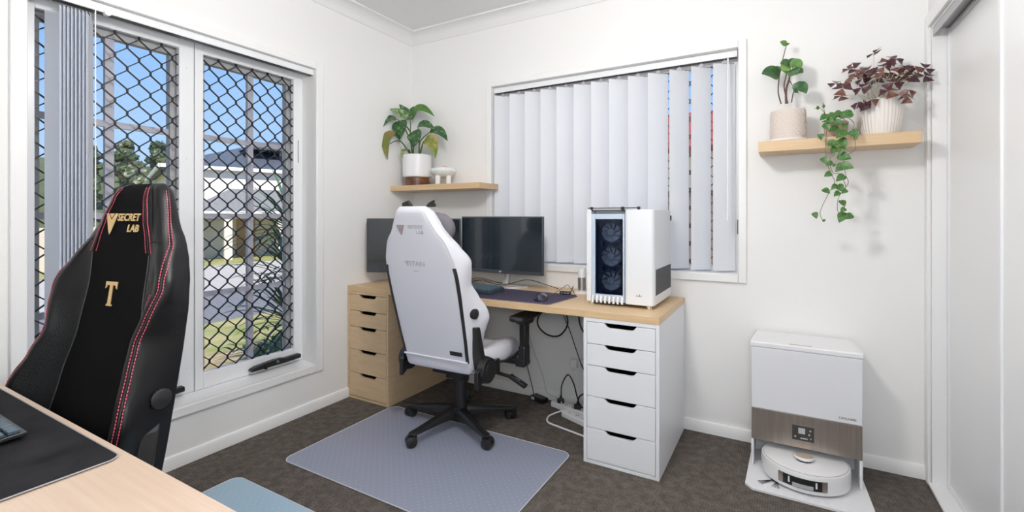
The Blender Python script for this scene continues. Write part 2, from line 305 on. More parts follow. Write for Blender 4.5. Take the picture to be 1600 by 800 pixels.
# ---------------------------------------------------------------- windows
def ring_x(x0,x1,oy0,oy1,oz0,oz1,iy0,iy1,iz0,iz1,b=None):
    b=b or MB()
    b.box(x0,x1,oy0,iy0,oz0,oz1); b.box(x0,x1,iy1,oy1,oz0,oz1); b.box(x0,x1,iy0,iy1,oz0,iz0); b.box(x0,x1,iy0,iy1,iz1,oz1); return b
def ring_y(y0,y1,ox0,ox1,oz0,oz1,ix0,ix1,iz0,iz1,b=None):
    b=b or MB()
    b.box(ox0,ix0,y0,y1,oz0,oz1); b.box(ix1,ox1,y0,y1,oz0,oz1); b.box(ix0,ix1,y0,y1,oz0,iz0); b.box(ix0,ix1,y0,y1,iz1,oz1); return b
def grille(axis,plane,a0,a1,z0,z1,pa,pz,a_off,z_off):
    """expanded diamond security mesh: flat black strands meeting in short upright joints"""
    b=MB(); d=.0045
    def pt(a,z,o): return (plane+o,a,z) if axis=='x' else (a,plane+o,z)
    def strand(a,z,a2,z2,h):
        n=math.hypot(a2-a,z2-z); ua=-(z2-z)/n*h; uz=(a2-a)/n*h
        vs=[pt(a+ua,z+uz,-d),pt(a2+ua,z2+uz,-d),pt(a2-ua,z2-uz,-d),pt(a-ua,z-uz,-d),pt(a+ua,z+uz,d),pt(a2+ua,z2+uz,d),pt(a2-ua,z2-uz,d),pt(a-ua,z-uz,d)]
        b.add(vs,[(0,1,2,3),(7,6,5,4),(0,4,5,1),(1,5,6,2),(2,6,7,3),(3,7,4,0)])
    i0=math.floor((a0-a_off)/(pa/2))-1; i1=math.ceil((a1-a_off)/(pa/2))+1
    j0=math.floor((z0-z_off)/(pz/2))-1; j1=math.ceil((z1-z_off)/(pz/2))+1
    jh=.0075
    for i in range(i0,i1+1):
        for j in range(j0,j1+1):
            if (i+j)%2: continue
            a=a_off+i*pa/2; z=z_off+j*pz/2
            if a0<a<a1 and z0<z-jh and z+jh<z1: strand(a,z-jh,a,z+jh,.0036)
            elif a0<a<a1 and z0-jh<z<z1+jh: strand(a,max(z-jh,z0),a,min(z+jh,z1),.0036)
            for sa in (-1,1):
                p=(a,z+jh); q=(a+sa*pa/2,z+pz/2-jh)
                # clip to opening
                pts=[]
                def clip(p,q):
                    t0,t1=0,1
                    for k,(lo,hi) in enumerate(((a0,a1),(z0,z1))):
                        dd=q[k]-p[k]
                        if abs(dd)<1e-9:
                            if not lo<=p[k]<=hi: return None
                            continue
                        u0,u1=(lo-p[k])/dd,(hi-p[k])/dd
                        if u0>u1:u0,u1=u1,u0
                        t0=max(t0,u0);t1=min(t1,u1)
                    if t1-t0<.02: return None
                    return (p[0]+(q[0]-p[0])*t0,p[1]+(q[1]-p[1])*t0),(p[0]+(q[0]-p[0])*t1,p[1]+(q[1]-p[1])*t1)
                c=clip(p,q)
                if c: strand(*c[0],*c[1],.0023)
    return b
W1=empty('window_1',(0,-1.51,.28)); tag(W1,kind='structure')
# architrave (mitred look: four lengths with a small bead)
b=ring_x(0,.016,-2.197,-.825,.235,2.135,LY0,LY1,LZ0,LZ1); b.build('architrave',M['trim'],W1,bevel=.004,world=True)
# frame block that fills the hole behind the reveal
XF=-.12
yR0,yR1=-1.457,-.935; yL0,yL1=-2.095,-1.571; oz0,oz1=.375,2.03
b=ring_x(-.22,XF-.02,LY0,LY1,LZ0,LZ1,LY0+.02,LY1-.02,LZ0+.02,LZ1-.02)
b.box(-.22,XF-.02,-1.525,-1.475,LZ0,LZ1); b.build('frame',M['frame_grey'],W1,world=True,smooth=False)
b=MB().prism([(0,LZ0-.002),(XF,LZ0+.012),(XF,LZ0-.03),(0,LZ0-.03)],lambda u,v,t:(u,t,v),LY1,LY0)
b.build('window_sill',M['alu'],W1,world=True,smooth=False)
for (a0,a1,p0,p1,off) in ((yR0,yR1,-1.498,LY1,-1.375),(yL0,yL1,LY0,-1.502,-1.828)):
    s=ring_x(XF-.03,XF,p0,p1,LZ0+.012,LZ1-.012,a0,a1,oz0,oz1).build('security_screen',M['alu'],W1,bevel=.003,world=True)
    grille('x',XF-.012,a0,a1,oz0,oz1,.0925,.1033,off,2.024).build('grille',M['grille'],s,world=True,smooth=False)
for (a0,a1) in ((-1.43,-.955),(-2.07,-1.592)):
    mid=(a0+a1)/2+ (.02 if a0>-1.6 else .0)
    s=ring_x(-.205,-.165,a0-.05,a1+.05,LZ0+.02,LZ1-.02,a0,a1,.33,2.0).build('sash',M['frame_grey'],W1,world=True,smooth=False)
    b=MB(); b.box(-.198,-.178,mid-.017,mid+.017,.33,2.0)
    for z in (.772,1.19,1.61): b.box(-.198,-.178,a0,mid-.017,z-.014,z+.014); b.box(-.198,-.178,mid+.017,a1,z-.014,z+.014)
    b.build('glazing_bars',M['muntin'],s,world=True,smooth=False)
    MB().box(-.19,-.186,a0,a1,.33,2.0).build('pane',M['glass'],s,world=True,smooth=False)
# black window stay handles on the sill
def stay(yc,name='window_latch'):
    b=MB(); z=LZ0+.035; x=-.10
    prof=[(-.155,.0),(-.155,.014),(-.125,.024),(-.06,.03),(-.02,.034),(.03,.034),(.055,.027),(.155,.03),(.158,.022),(.158,.004),(.05,0)]
    b.prism(prof,lambda u,v,t:(x+t,yc+u,z+v),-.014,.02)
    o=b.build(name,M['black'],W1,bevel=.004,world=True)
    MB().cyl((x+.019,yc-.0,z+.022),(x+.026,yc-.0,z+.022),.008,n=14).build('lock_button',M['steel'],o,world=True)
    MB().box(x-.015,x+.027,yc-.075,yc-.066,z-.004,z+.022).build('catch',M['black'],o,world=True)
stay(-1.07); stay(-1.72)
MB().box(XF-.001,XF+.004,-.908,-.903,1.52,1.66).build('hinge',M['frame_grey'],W1,world=True)
b=MB()
for y in (-1.535,-1.468):
    for z in (.42,.95,1.48,1.94): b.cyl((XF-.001,y,z),(XF+.003,y,z),.0045,n=10)
b.build('screw_caps',M['alu'],W1,world=True)
# second window (back wall)
W2=empty('window_2',(1.5,0,BZ0)); tag(W2,kind='structure')
ring_y(-.016,0,.69,2.325,.834,2.126,BX0,BX1,BZ0,BZ1).build('architrave',M['trim'],W2,bevel=.004,world=True)
ring_y(.105,.16,BX0,BX1,BZ0,BZ1,BX0+.03,BX1-.03,BZ0+.03,BZ1-.045).build('frame',M['alu'],W2,world=True,smooth=False)
MB().box(BX0,BX1,.0,.105,BZ0-.02,BZ0+.004).build('window_sill',M['alu'],W2,world=True,smooth=False)
MB().box(1.48,1.53,.11,.15,BZ0+.03,BZ1-.045).build('mullion',M['alu'],W2,world=True,smooth=False)
MB().box(BX0+.03,BX1-.03,.132,.136,BZ0+.03,BZ1-.045).build('pane',M['glass'],W2,world=True,smooth=False)
grille('y',.112,BX0+.03,BX1-.03,BZ0+.03,BZ1-.045,.0925,.1033,1.93,1.96).build('grille',M['grille'],W2,world=True,smooth=False)
MB().box(BX1-.012,BX1-.001,.085,.1,1.09,1.17).build('window_latch',M['black'],W2,world=True)

# ---------------------------------------------------------------- vertical blinds
VB=empty('vertical_blind',(1.5,.045,BZ1)); tag(VB,'white vertical blind with nearly closed vanes in the back window above the desk','blind')
def rail(x0,x1,fn):
    b=MB(); pr=[(-.022,0),(.022,0),(.022,-.034),(.006,-.034),(.006,-.028),(-.006,-.028),(-.006,-.034),(-.022,-.034)]
    b.prism(pr[::-1],fn,x0,x1); return b
rail(BX0+.005,BX1-.008,lambda u,v,t:(t,.045+u,BZ1-.002+v)).build('headrail',M['alu'],VB,world=True,smooth=False)
MB().box(BX0+.006,BX1-.01,.030,.060,BZ1-.0375,BZ1-.0358).build('headrail_slot_shade',M['black'],VB,world=True,smooth=False)  # black strip painted in for the shaded gap under the rail
lefts=[.745,.868,.985,1.103,1.218,1.338,1.454,1.569,1.686,1.805,1.928,2.046,2.159]
def vane(cx,cy,ang,z0,z1,parent,mat,w=.127,name='vane'):
    b=MB(); dx,dy=math.cos(ang),math.sin(ang); nx,ny=-dy,dx; rows=[]
    ks=[-1,-.6,-.2,.2,.6,1]
    for z in (z0,z1):
        rows.append([(cx+dx*k*w/2+nx*.004*(1-k*k),cy+dy*k*w/2+ny*.004*(1-k*k),z) for k in ks]+[(cx+dx*k*w/2+nx*(.004*(1-k*k)+.0012),cy+dy*k*w/2+ny*(.004*(1-k*k)+.0012),z) for k in ks[::-1]])
    b.grid(rows,True,caps=True)
    o=b.build(name,mat,parent,world=True)
    h=MB(); h.box(cx-.012,cx+.012,cy-.0015,cy+.0015,z1-.001,z1+.014); h.box(cx-.003,cx+.003,cy-.003,cy+.003,z1+.012,z1+.026); h.build('hanger',M['frame_grey'],o,world=True,smooth=False)
    f=MB(); f.obox((cx,cy,z0+.016),(dx*w/2*1.005,dy*w/2*1.005,0),(nx*.004,ny*.004,0),(0,0,.0155)); f.build('weight_hem',mat,o,world=True,smooth=False)
    return o
for i,l in enumerate(lefts):
    a=math.radians(37 if i<9 else (39,44,44,36)[i-9])
    vane(l+.0635*math.cos(a),.047,a,.889,2.028,VB,M['vane'])
MB().cyl((2.232,-.004,1.19),(2.232,.02,2.045),.0045,n=10).cyl((2.232,-.004,1.165),(2.232,-.004,1.192),.007,n=10).build('wand',M['alu'],VB,world=True)
VL=empty('vertical_blind',(-.045,-1.6,LZ1)); tag(VL,'white vertical blind with painted sky tint drawn aside and stacked at the left end of the big window','blind')
rail(LY0+.005,LY1-.005,lambda u,v,t:(-.03-u,t,LZ1-.002+v)).build('headrail',M['alu'],VL,world=True,smooth=False)
MB().box(-.046,-.014,LY0+.01,LY1-.01,LZ1-.0375,LZ1-.0358).build('headrail_slot_shade',M['black'],VL,world=True,smooth=False)  # same black strip standing in for shade below this rail
ys=[-2.014]+[-2.026+.0118*i for i in range(8)]
for i,y in enumerate(ys):
    a=math.radians(62 if i==0 else -28)
    vane(-.078 if i==0 else -.055,y,a,.30,LZ1-.06,VL,M['vane_stack'])
b=MB()
b.tube([(.005,-1.945,LZ1-.045),(.006,-1.945,1.2),(.006,-1.945,.62)],.0018,6); b.tube([(.018,-1.948,LZ1-.045),(.018,-1.948,1.2),(.018,-1.948,.62)],.0018,6)
b.build('bead_chain',M['alu'],VL,world=True)
MB().cyl((.002,-1.90,LZ1-.036),(-.02,-1.90,LZ1-.036),.012,n=14).build('cord_pulley',M['alu'],VL,world=True)

# ---------------------------------------------------------------- closet
b=MB(); b.box(RX-.014,RX,-.05,0,0,2.085); b.box(RX-.014,RX,-1.82,-.05,2.025,2.085); b.box(RX-.014,RX,-1.82,-1.76,0,2.025)
struct(b,'trim_4',M['trim'],bevel=.003)
b=MB(); b.box(RX,3.2,-.066,-.05,0,2.03); b.box(RX,3.2,-1.75,-.066,2.015,2.03)
struct(b,'trim_5',M['trim'],smooth=False)
struct(MB().box(RX-.012,3.2,-1.75,-.05,0,.012),'trim_6',M['trim'],bevel=.003)
b=MB(); b.box(3.062,3.067,-1.75,-.066,1.978,2.015); b.box(3.067,3.15,-1.75,-.066,2.007,2.015)
struct(b,'trim_7',M['frame_grey'],smooth=False)
def sliding_door(name,x,y0,y1):
    r=empty(name,(x,(y0+y1)/2,.014)); tag(r,kind='structure')
    MB().box(x,x+.018,y0+.02,y1-.02,.034,1.985).build('panel',M['trim'],r,world=True,smooth=False)
    b=MB(); b.box(x-.006,x+.022,y0,y0+.022,.014,2.0); b.box(x-.006,x+.022,y1-.022,y1,.014,2.0); b.box(x-.003,x+.02,y0+.022,y1-.022,.014,.036); b.box(x-.003,x+.02,y0+.022,y1-.022,1.983,2.0)
    b.build('frame',M['alu'],r,bevel=.002,world=True)
sliding_door('door_1',3.114,-1.05,-.068)
sliding_door('door_2',3.080,-1.75,-.75)

# ---------------------------------------------------------------- added pendant globe that lights walls and ceiling, unseen above the viewer's frame
PENDANT_FILL=52
pl=empty('added_pendant_globe',(1.80,-1.72,CZ)); tag(pl,'added unseen white globe light hanging from the middle of the ceiling','lamp')
MB().lathe([(.055,0),(.055,-.012),(.02,-.028),(.003,-.03)],(0,0,0),28).build('ceiling_rose',M['alu'],pl)
MB().cyl((0,0,-.03),(0,0,-.29),.003,n=8).build('cord',M['alu'],pl)
MB().lathe([(.03,-.28),(.034,-.30),(.05,-.315)],(0,0,0),24).build('cap',M['alu'],pl)
globe=MB().ball((0,0,-.42),.12,.12,.12,28,18).build('globe',emit('pendant_fill_glow',(1,.975,.95),PENDANT_FILL/.55),pl)

FL=empty('added_fill_globe',(2.68,-3.2,0)); tag(FL,'added unseen globe fill light on a pole in the corner behind the viewer','lamp')  # added fill light behind the camera, brightens the low surfaces
MB().lathe([(.14,0),(.14,.012),(.03,.024),(.012,.03)],(0,0,0),36).build('base',M['alu'],FL)
MB().cyl((0,0,.02),(0,0,1.30),.010,n=14).build('pole',M['alu'],FL)
MB().lathe([(.012,1.29),(.05,1.31),(.055,1.325)],(0,0,0),24).build('cup',M['alu'],FL)
MB().ball((0,0,1.42),.12,.12,.12,28,18).build('globe',emit('low_fill_glow',(.90,.955,1),34/.55),FL)

# ---------------------------------------------------------------- outside
grass=pbr('lawn',(.20,.25,.06),.9,noise_col=(1.6,(.42,.36,.16),(1,1,1)),bump=('noise',60,.8))
mulch=pbr('mulch_bed',(.45,.34,.20),.9,noise_col=(8,(.28,.22,.10),(1,1,1)),bump=('noise',40,.9))
road=pbr('asphalt',(.17,.17,.18),.9,noise_col=(20,(.2,.2,.21),(1,1,1)))
conc=pbr('concrete',(.45,.41,.36),.85,noise_col=(3,(.5,.46,.41),(1,1,1)))
def strip(name,x0,z0,x1,z1,mat,y0=-60,y1=60):
    b=MB().add([(x0,y0,z0),(x0,y1,z0),(x1,y1,z1),(x1,y0,z1)],[(0,1,2,3)])
    b.add([(x0,y0,z0-.2),(x0,y1,z0-.2),(x1,y1,z1-.2),(x1,y0,z1-.2)],[(3,2,1,0)])
    return struct(b,name,mat,smooth=False)
strip('garden_bed',-.22,-.42,-3.5,-.47,mulch)
strip('lawn',-3.5,-.47,-5.6,-.55,grass)
strip('road',-5.6,-.56,-9.4,-.62,road)
strip('driveway',-9.4,-.63,-17.5,-.8,conc)
strip('verge',-17.5,-.8,-23.0,-1.0,grass)
strip('yard',-23.0,-1.0,-60,-1.3,grass,-120,160)
struct(MB().box(-.22,30,.16,30,-.5,-.42),'path',pbr('pale_paving',(.74,.72,.68),.85),smooth=False)
# the double-storey house across the road
render=pbr('cream_render',(.74,.67,.58),.8,bump=('noise',30,.1))
clad=pbr('cream_cladding',(.86,.81,.75),.7)
slate=pbr('slate_roof',(.085,.10,.125),.6,bump=('noise',18,.4))
greyroof=pbr('grey_tile_roof',(.20,.20,.20),.7,bump=('noise',18,.4))
fascia=pbr('white_fascia',(.82,.80,.77),.5)
pane=pbr('dark_window_pane',(.10,.12,.14),.15)
timber=pbr('timber_door',(.46,.27,.12),.5)
H1=empty('house',(-26,15,-1.0)); tag(H1,'cream two storey house with dark slate roof across the road','house')
b=MB(); b.box(-36,-24,9.2,24,1.2,3.75); 
for k in range(12): b.box(-24,-23.985,9.2,24,1.22+k*.21,1.40+k*.21)
b.build('upper_wall',clad,H1,world=True,smooth=False)
MB().box(-36,-24.0,9.2,24,-1.0,1.2).build('lower_wall',render,H1,world=True,smooth=False)
def hip(x0,x1,y0,y1,z0,z1,inset):
    b=MB(); xm=(x0+x1)/2
    b.add([(x0,y0,z0),(x1,y0,z0),(x1,y1,z0),(x0,y1,z0),(xm,y0+inset,z1),(xm,y1-inset,z1)],[(0,1,4),(1,2,5,4),(2,3,5),(3,0,4,5),(3,2,1,0)]); return b
hip(-37,-23.65,8.7,24.5,3.75,6.3,6.5).build('roof',slate,H1,world=True,smooth=False)
ring=MB(); ring.box(-23.7,-23.6,8.65,24.5,3.6,3.78); ring.box(-37,-23.6,8.6,8.7,3.6,3.78); ring.build('fascia',fascia,H1,world=True,smooth=False)
b=MB()
for k in range(3): b.obox((-26.3,13.2+k*1.15,4.98),(-1.0,0,-.0),(0,.53,0),(.01,0,.04))
hs=[o for o in [b.build('solar_panel',pane,H1,world=True,smooth=False)]]
hs[0].data.transform(Matrix.Translation((0,0,.12)))
hip(-24.4,-21.2,9.6,17.4,1.42,2.6,1.9).build('porch_roof',greyroof,H1,world=True,smooth=False)
b=MB(); b.box(-21.25,-21.15,9.5,17.5,1.26,1.44); b.box(-24,-21.15,9.5,9.6,1.26,1.44); b.build('porch_fascia',fascia,H1,world=True,smooth=False)
for y in (9.9,11.2,13.6,15.5,17.1): MB().box(-21.7,-21.35,y-.17,y+.17,-1.0,1.3).build('porch_column',render,H1,world=True,smooth=False)
b=ring_x(-24.03,-23.95,14.5,15.5,2.75,3.6,14.56,15.44,2.81,3.54); w=b.build('window',fascia,H1,world=True,smooth=False); MB().box(-24.0,-23.975,14.56,15.44,2.81,3.54).box(-24,-23.96,14.97,15.03,2.81,3.54).build('pane',pane,w,world=True,smooth=False)
MB().box(-24.02,-23.97,12.0,12.9,-1.0,1.05).build('door',timber,H1,world=True,smooth=False)
b=ring_x(-24.03,-23.95,14.0,15.2,-.4,1.0,14.06,15.14,-.34,.94); w=b.build('window',fascia,H1,world=True,smooth=False); MB().box(-24.0,-23.975,14.06,15.14,-.34,.94).build('pane',pane,w,world=True,smooth=False)
MB().box(-24.03,-23.96,9.5,11.6,-1.0,1.0).build('garage_door',clad,H1,world=True,smooth=False)
hr=math.radians(-20); pv=Vector((-24,9,0)); H1.location=pv+Matrix.Rotation(hr,3,'Z')@(Vector(H1.location)-pv); H1.rotation_euler=(0,0,hr)
# boundary fence beyond the verge on the left
F=MB(); F.box(-22.06,-22.0,-20,9.3,-1.0,.75)
for k in range(98): F.box(-22.0,-21.985,-20+k*.3,-20+k*.3+.27,-.95,.72)
o=F.build('fence',pbr('pale_fence_paint',(.62,.55,.45),.8),smooth=False); tag(o,'pale board fence across the road beside the cream house','fence')
# neighbour seen through the back window
N=empty('house',(1.5,4.3,-.42)); tag(N,'cream rendered neighbour house with a red roof seen between the vanes','house')
MB().box(-6,6,4.3,9,-.42,2.16).build('wall',pbr('cream_wall_paint',(.85,.74,.54),.8,bump=('noise',30,.1)),N,world=True,smooth=False)
b=MB(); b.add([(-7,3.95,2.14),(7,3.95,2.14),(7,4.55,2.72),(-7,4.55,2.72),(7,4.62,2.66),(-7,4.62,2.66),(7,4.0,2.06),(-7,4.0,2.06)],[(0,1,2,3),(3,2,4,5),(5,4,6,7),(7,6,1,0),(1,6,4,2),(0,3,5,7)])
b.build('roof',pbr('red_roof_tile',(.33,.07,.06),.6,bump=('noise',15,.5)),N,world=True,smooth=False)
MB().box(-6,6,4.27,4.3,-.42,1.55).build('brick_base',pbr('brown_brick',(.20,.14,.12),.8,noise_col=(14,(.28,.2,.17),(1,1,3))),N,world=True,smooth=False)
# wooded hill and its trees
b=MB(); rows=[]
for i in range(13):
    x=-46-i*5; rows.append([(x,y,-1.35+ max(0,(-50-x))/36*8.2*.98+.25*noise.noise((x*.05,y*.05,0))) for y in range(-60,121,9)])
b.grid(rows); tag(b.build('hill',pbr('hill_scrub',(.07,.10,.035),.95,noise_col=(.3,(.12,.13,.06),(1,1,1)))),kind='structure')
tree_mats=[leaf_mat('gum_foliage',(.045,.075,.022),(.10,.13,.05),3,.35,.7),leaf_mat('olive_foliage',(.06,.075,.03),(.13,.14,.07),3,.35,.7),leaf_mat('dark_foliage',(.03,.055,.02),(.075,.10,.04),3,.35,.7)]
bark=pbr('bark',(.16,.12,.09),.9)
rt=random.Random(3)
def tree(x,y,z,h,r,k,label):
    t=empty('gum_tree',(x,y,z)); tag(t,label,'tree','trees on the hill')
    tr=MB().tube([(0,0,0),(.1*r,.05*r,h*.4),(.05*r,-.1*r,h*.75)],[.22,.16,.08],7).build('trunk',bark,t)
    b=MB()
    for q in range(20):
        a=rt.uniform(0,2*PI); rr=r*rt.uniform(.1,.75); zz=h*rt.uniform(.42,.92); s=r*rt.uniform(.28,.48)
        c=Vector((rr*math.cos(a)*(1.15-zz/h*.6),rr*math.sin(a)*(1.15-zz/h*.6),zz)); rows=[]
        for i in range(9):
            th=-PI/2+PI*i/8
            row=[]
            for j in range(12):
                ph=2*PI*j/12; d=Vector((math.cos(th)*math.cos(ph),math.cos(th)*math.sin(ph),math.sin(th)*.8))
                row.append(c+d*s*(1+.45*noise.noise(d*2.3+c*.7)))
            rows.append(row)
        b.grid(rows,True)
        for e in range(26):
            d=Vector((rt.gauss(0,1),rt.gauss(0,1),rt.gauss(0,.8))).normalized(); p=c+d*s*rt.uniform(.85,1.15); u=d.orthogonal().normalized(); w=d.cross(u); l=s*rt.uniform(.12,.25)
            b.add([p-u*l,p+w*l*.7,p+u*l,p-w*l*.6+d*l*.5],[(0,1,2,3)])
    b.build('crown',tree_mats[k],t,smooth=False)
rows=[('top',-82,12.4,(24.5,29,33.5,38)),('second highest',-76,11.0,(22,26.5,31,35.5)),('third highest',-70,9.6,(20.5,25,29.5,34)),('third lowest',-64,8.0,(19,23.5,28)),('second lowest',-58,6.5,(16.5,21,25.5)),('lowest',-52,5.0,(14.5,19,23.5))]
q=0
for row,x,top,yy in rows:
    z0=-1.3+max(0,(-50-x))/36*8.2
    for n,y in enumerate(yy):
        tree(x,y,z0,top-z0+.5*((q*7)%5-2)/2,1.72,q%3,f'bushy green gum tree in the {row} row up the hill, {["first","second","third","fourth"][n]} from the left'); q+=1

# spiky plant and low shrub right outside the window
def spiky(x,y,z,label,n=46,seed=1,L=.62,hs=(.9,)):
    r=random.Random(seed); t=empty('yucca',(x,y,z)); tag(t,label,'plant')
    MB().tube([(0,0,0),(.02,.01,hs[-1]*.5),(0,0,hs[-1])],[.05,.045,.035],9).build('trunk',bark,t)
    b=MB()
    for h in hs:
        for i in range(n):
            a=2.399*i; e=r.uniform(-.25,1.25); l=L*r.uniform(.7,1.1)
            d=Vector((math.cos(a)*math.cos(e),math.sin(a)*math.cos(e),math.sin(e)))
            p=Vector((0,0,h)); leaf(b,p,p+d*l*.55+Vector((0,0,.03)),p+d*l+Vector((0,0,-.12*l*math.cos(e))),.036,fold=.3,n=5,shape='blade')
    b.build('leaves',leaf_mat('yucca_leaf'+str(seed),(.03,.075,.03),(.07,.14,.05),6,.4,.6),t)
spiky(-1.70,.20,-.43,'dark green yucca with long pointed leaves outside the window, beside its right edge',60,2,.74,(.55,1.0,1.45))
def shrub(x,y,z,label,seed,s):
    r=random.Random(seed); t=empty('shrub',(x,y,z)); tag(t,label,'shrub')
    b=MB(); st=MB()
    for i in range(90):
        a=r.uniform(0,2*PI); e=r.uniform(.1,1.4); d=Vector((math.cos(a)*math.cos(e),math.sin(a)*math.cos(e),math.sin(e))); p=d*s*r.uniform(.35,.9); q=p+Vector((r.uniform(-1,1),r.uniform(-1,1),r.uniform(-.2,.8))).normalized()*.14
        leaf(b,p,(p+q)/2+Vector((0,0,.02)),q,.05,n=4)
        if i%6==0: st.tube([(0,0,0),p*.6,p],[.006,.004,.002],5)
    st.build('stems',bark,t); b.build('leaves',leaf_mat('shrub_leaf'+str(seed),(.09,.16,.03),(.22,.28,.08),9,.4,.6),t)
shrub(-2.25,.25,-.45,'low leafy green shrub in the garden bed under the yucca',5,.42)
shrub(-2.9,1.15,-.46,'low leafy green shrub behind the yucca at the edge of the lawn',6,.5)
# ---------------------------------------------------------------- desk by the back wall
DT=.734
o=MB().box(.004,2.013,-.628,-.006,.70,DT).build('worktop',M['oak'],bevel=.0015)
tag(o,'long light oak worktop lying across a birch and a white drawer unit','worktop')
def drawer_unit(x0,y1,mat,label,w=.36,d=.60,h=.70):
    """open-fronted carcass facing -y with five notched drawer fronts"""
    yb=y1; yf=y1-d; r=empty('drawer_unit',(x0+w/2,(yb+yf)/2,0)); tag(r,label,'drawer unit','drawer units under the desk')
    b=MB(); t=.016
    b.box(x0,x0+t,yf,yb,0,h); b.box(x0+w-t,x0+w,yf,yb,0,h); b.box(x0+t,x0+w-t,yf,yb,h-.018,h); b.box(x0+t,x0+w-t,yf,yb,0,.014); b.box(x0+t,x0+w-t,yb-.012,yb,.014,h-.018)
    b.build('body',mat,r,bevel=.0012,world=True)
    zs=[.681,.576,.472,.3235,.1715,.017]
    for k in range(5):
        zt,zb=zs[k]-.0015,zs[k+1]+.0015; a0,a1=x0+t+.002,x0+w-t-.002; c=(a0+a1)/2
        n0,n1,m0,m1=c-.078,c+.078,c-.052,c+.052; nd=.021
        poly=[(a0,zb),(a1,zb),(a1,zt),(n1,zt),(m1+.012,zt-nd*.8),(m1,zt-nd),(m0,zt-nd),(m0-.012,zt-nd*.8),(n0,zt),(a0,zt)]
        b=MB().prism(poly,lambda u,v,q:(u,q,v),yf+.018,yf+.0005)
        dr=b.build('drawer',mat,r,bevel=.0012,world=True)
        b=MB(); b.box(a0+.01,a1-.01,yb-.05,yb-.045,zb+.012,zt-.03); b.box(a0+.01,a0+.02,yf+.02,yb-.05,zb+.012,zt-.03); b.box(a1-.02,a1-.01,yf+.02,yb-.05,zb+.012,zt-.03); b.box(a0+.02,a1-.02,yf+.02,yb-.05,zb+.01,zb+.016)
        b.build('drawer_box',M['blackm'],dr,world=True,smooth=False)
drawer_unit(.004,-.026,M['birch'],'birch veneer drawer unit with five drawers in the room corner')
drawer_unit(1.652,-.026,M['whitelac'],'white lacquered drawer unit with five drawers at the right end of the desk')
# ---------------------------------------------------------------- near desk
r=empty('desk',(1.0,-2.667,0)); tag(r,'pale oak desk in the foreground with a black desk mat on it','desk')
MB().box(.004,2.004,-2.967,-2.367,.70,DT).build('tabletop',M['oak_pale'],r,bevel=.0015,world=True)
for x in (.06,1.94):
    for y in (-2.90,-2.43):
        b=MB(); b.cyl((x,y,.02),(x,y,.70),.022,.022,18); b.cyl((x,y,0),(x,y,.02),.024,.024,18); b.box(x-.05,x+.05,y-.05,y+.05,.695,.70); b.build('leg',M['steel'],r,world=True)
def rrect(x0,x1,y0,y1,rad,n=6):
    out=[]
    for cx,cy,a in ((x1-rad,y0+rad,-PI/2),(x1-rad,y1-rad,0),(x0+rad,y1-rad,PI/2),(x0+rad,y0+rad,PI)):
        out+=[(cx+rad*math.cos(a+PI/2*i/n),cy+rad*math.sin(a+PI/2*i/n)) for i in range(n+1)]
    return out
UP=lambda u,v,t:(u,v,t)
dm=empty('desk_mat',(1.0,-2.62,DT)); tag(dm,'worn black desk mat with a stitched light edge on the near desk','desk mat')
clothb=pbr('black_mat_cloth',(.007,.007,.009),.8,spec=.15,noise_col=(9,(.018,.017,.019),(1,1,1)),bump=('noise',500,.2))
MB().prism(rrect(.55,1.418,-2.80,-2.383,.022),UP,DT+.0001,DT+.0036).build('cloth',clothb,dm,world=True,bevel=.001)
rr=rrect(.5495,1.4185,-2.8005,-2.3825,.022)
MB().tube([(x,y,DT+.003) for x,y in rr],.0015,6,closed=True).build('stitched_edge',pbr('pale_stitch',(.30,.29,.30),.7),dm,world=True)
kb=empty('keyboard',(.95,-2.52,DT+.0036)); tag(kb,'dark keyboard lying on the black desk mat at the left edge of view','keyboard')
kc=pbr('slate_blue_keys',(.045,.075,.10),.4); 
MB().prism([(-2.595,.004),(-2.446,.012),(-2.446,.02),(-2.595,.012)],lambda u,v,t:(t,u,DT+v),.73,1.17).build('case',M['black'],kb,bevel=.002,world=True)
b=MB()
for i in range(23):
    for j in range(6):
        x=.739+i*.0186; y=-2.585+j*.0222
        if 6<=i<=12 and j==0: continue
        z=DT+.012+(y+2.595)*.0537
        b.obox((x+.0085,y+.0095,z+.004),(.0078,0,0),(0,.009,0),(0,-.0002,.004))
b.obox((.93,-2.5755,DT+.017),(.064,0,0),(0,.009,0),(0,0,.004))
b.build('keys',kc,kb,bevel=.0015,seg=1,world=True)
# ---------------------------------------------------------------- floor mats
vin=dotted('frosted_vinyl',(.32,.345,.44),(.50,.52,.61),39,.36,.84,.11)  # grey-blue of the window reflections is put into the clear sheet's colour
vin2=dotted('sky_reflection_vinyl',(.42,.58,.70),(.6,.74,.84),39,.30,.88,.10)  # blue sky reflection painted into the sheet colour
def mat_with_lip(x0,x1,y0,y1,m,label):
    r=empty('chair_mat',((x0+x1)/2,(y0+y1)/2,0)); tag(r,label,'chair mat')
    MB().prism(rrect(x0,x1,y0,y1,.045),UP,.001,.004).build('sheet',m,r,world=True)
    MB().tube([(x,y,.0035) for x,y in rrect(x0,x1,y0,y1,.045)],.0022,6,closed=True).build('edge',pbr('frosted_edge',(.62,.63,.68),.3),r,world=True)
mat_with_lip(.378,1.575,-1.35,-.592,vin,'frosted clear chair mat with small studs under the white chair')
mat_with_lip(.335,1.535,-2.44,-1.541,vin2,'frosted chair mat coloured with sky reflection, partly hidden by the near desk')

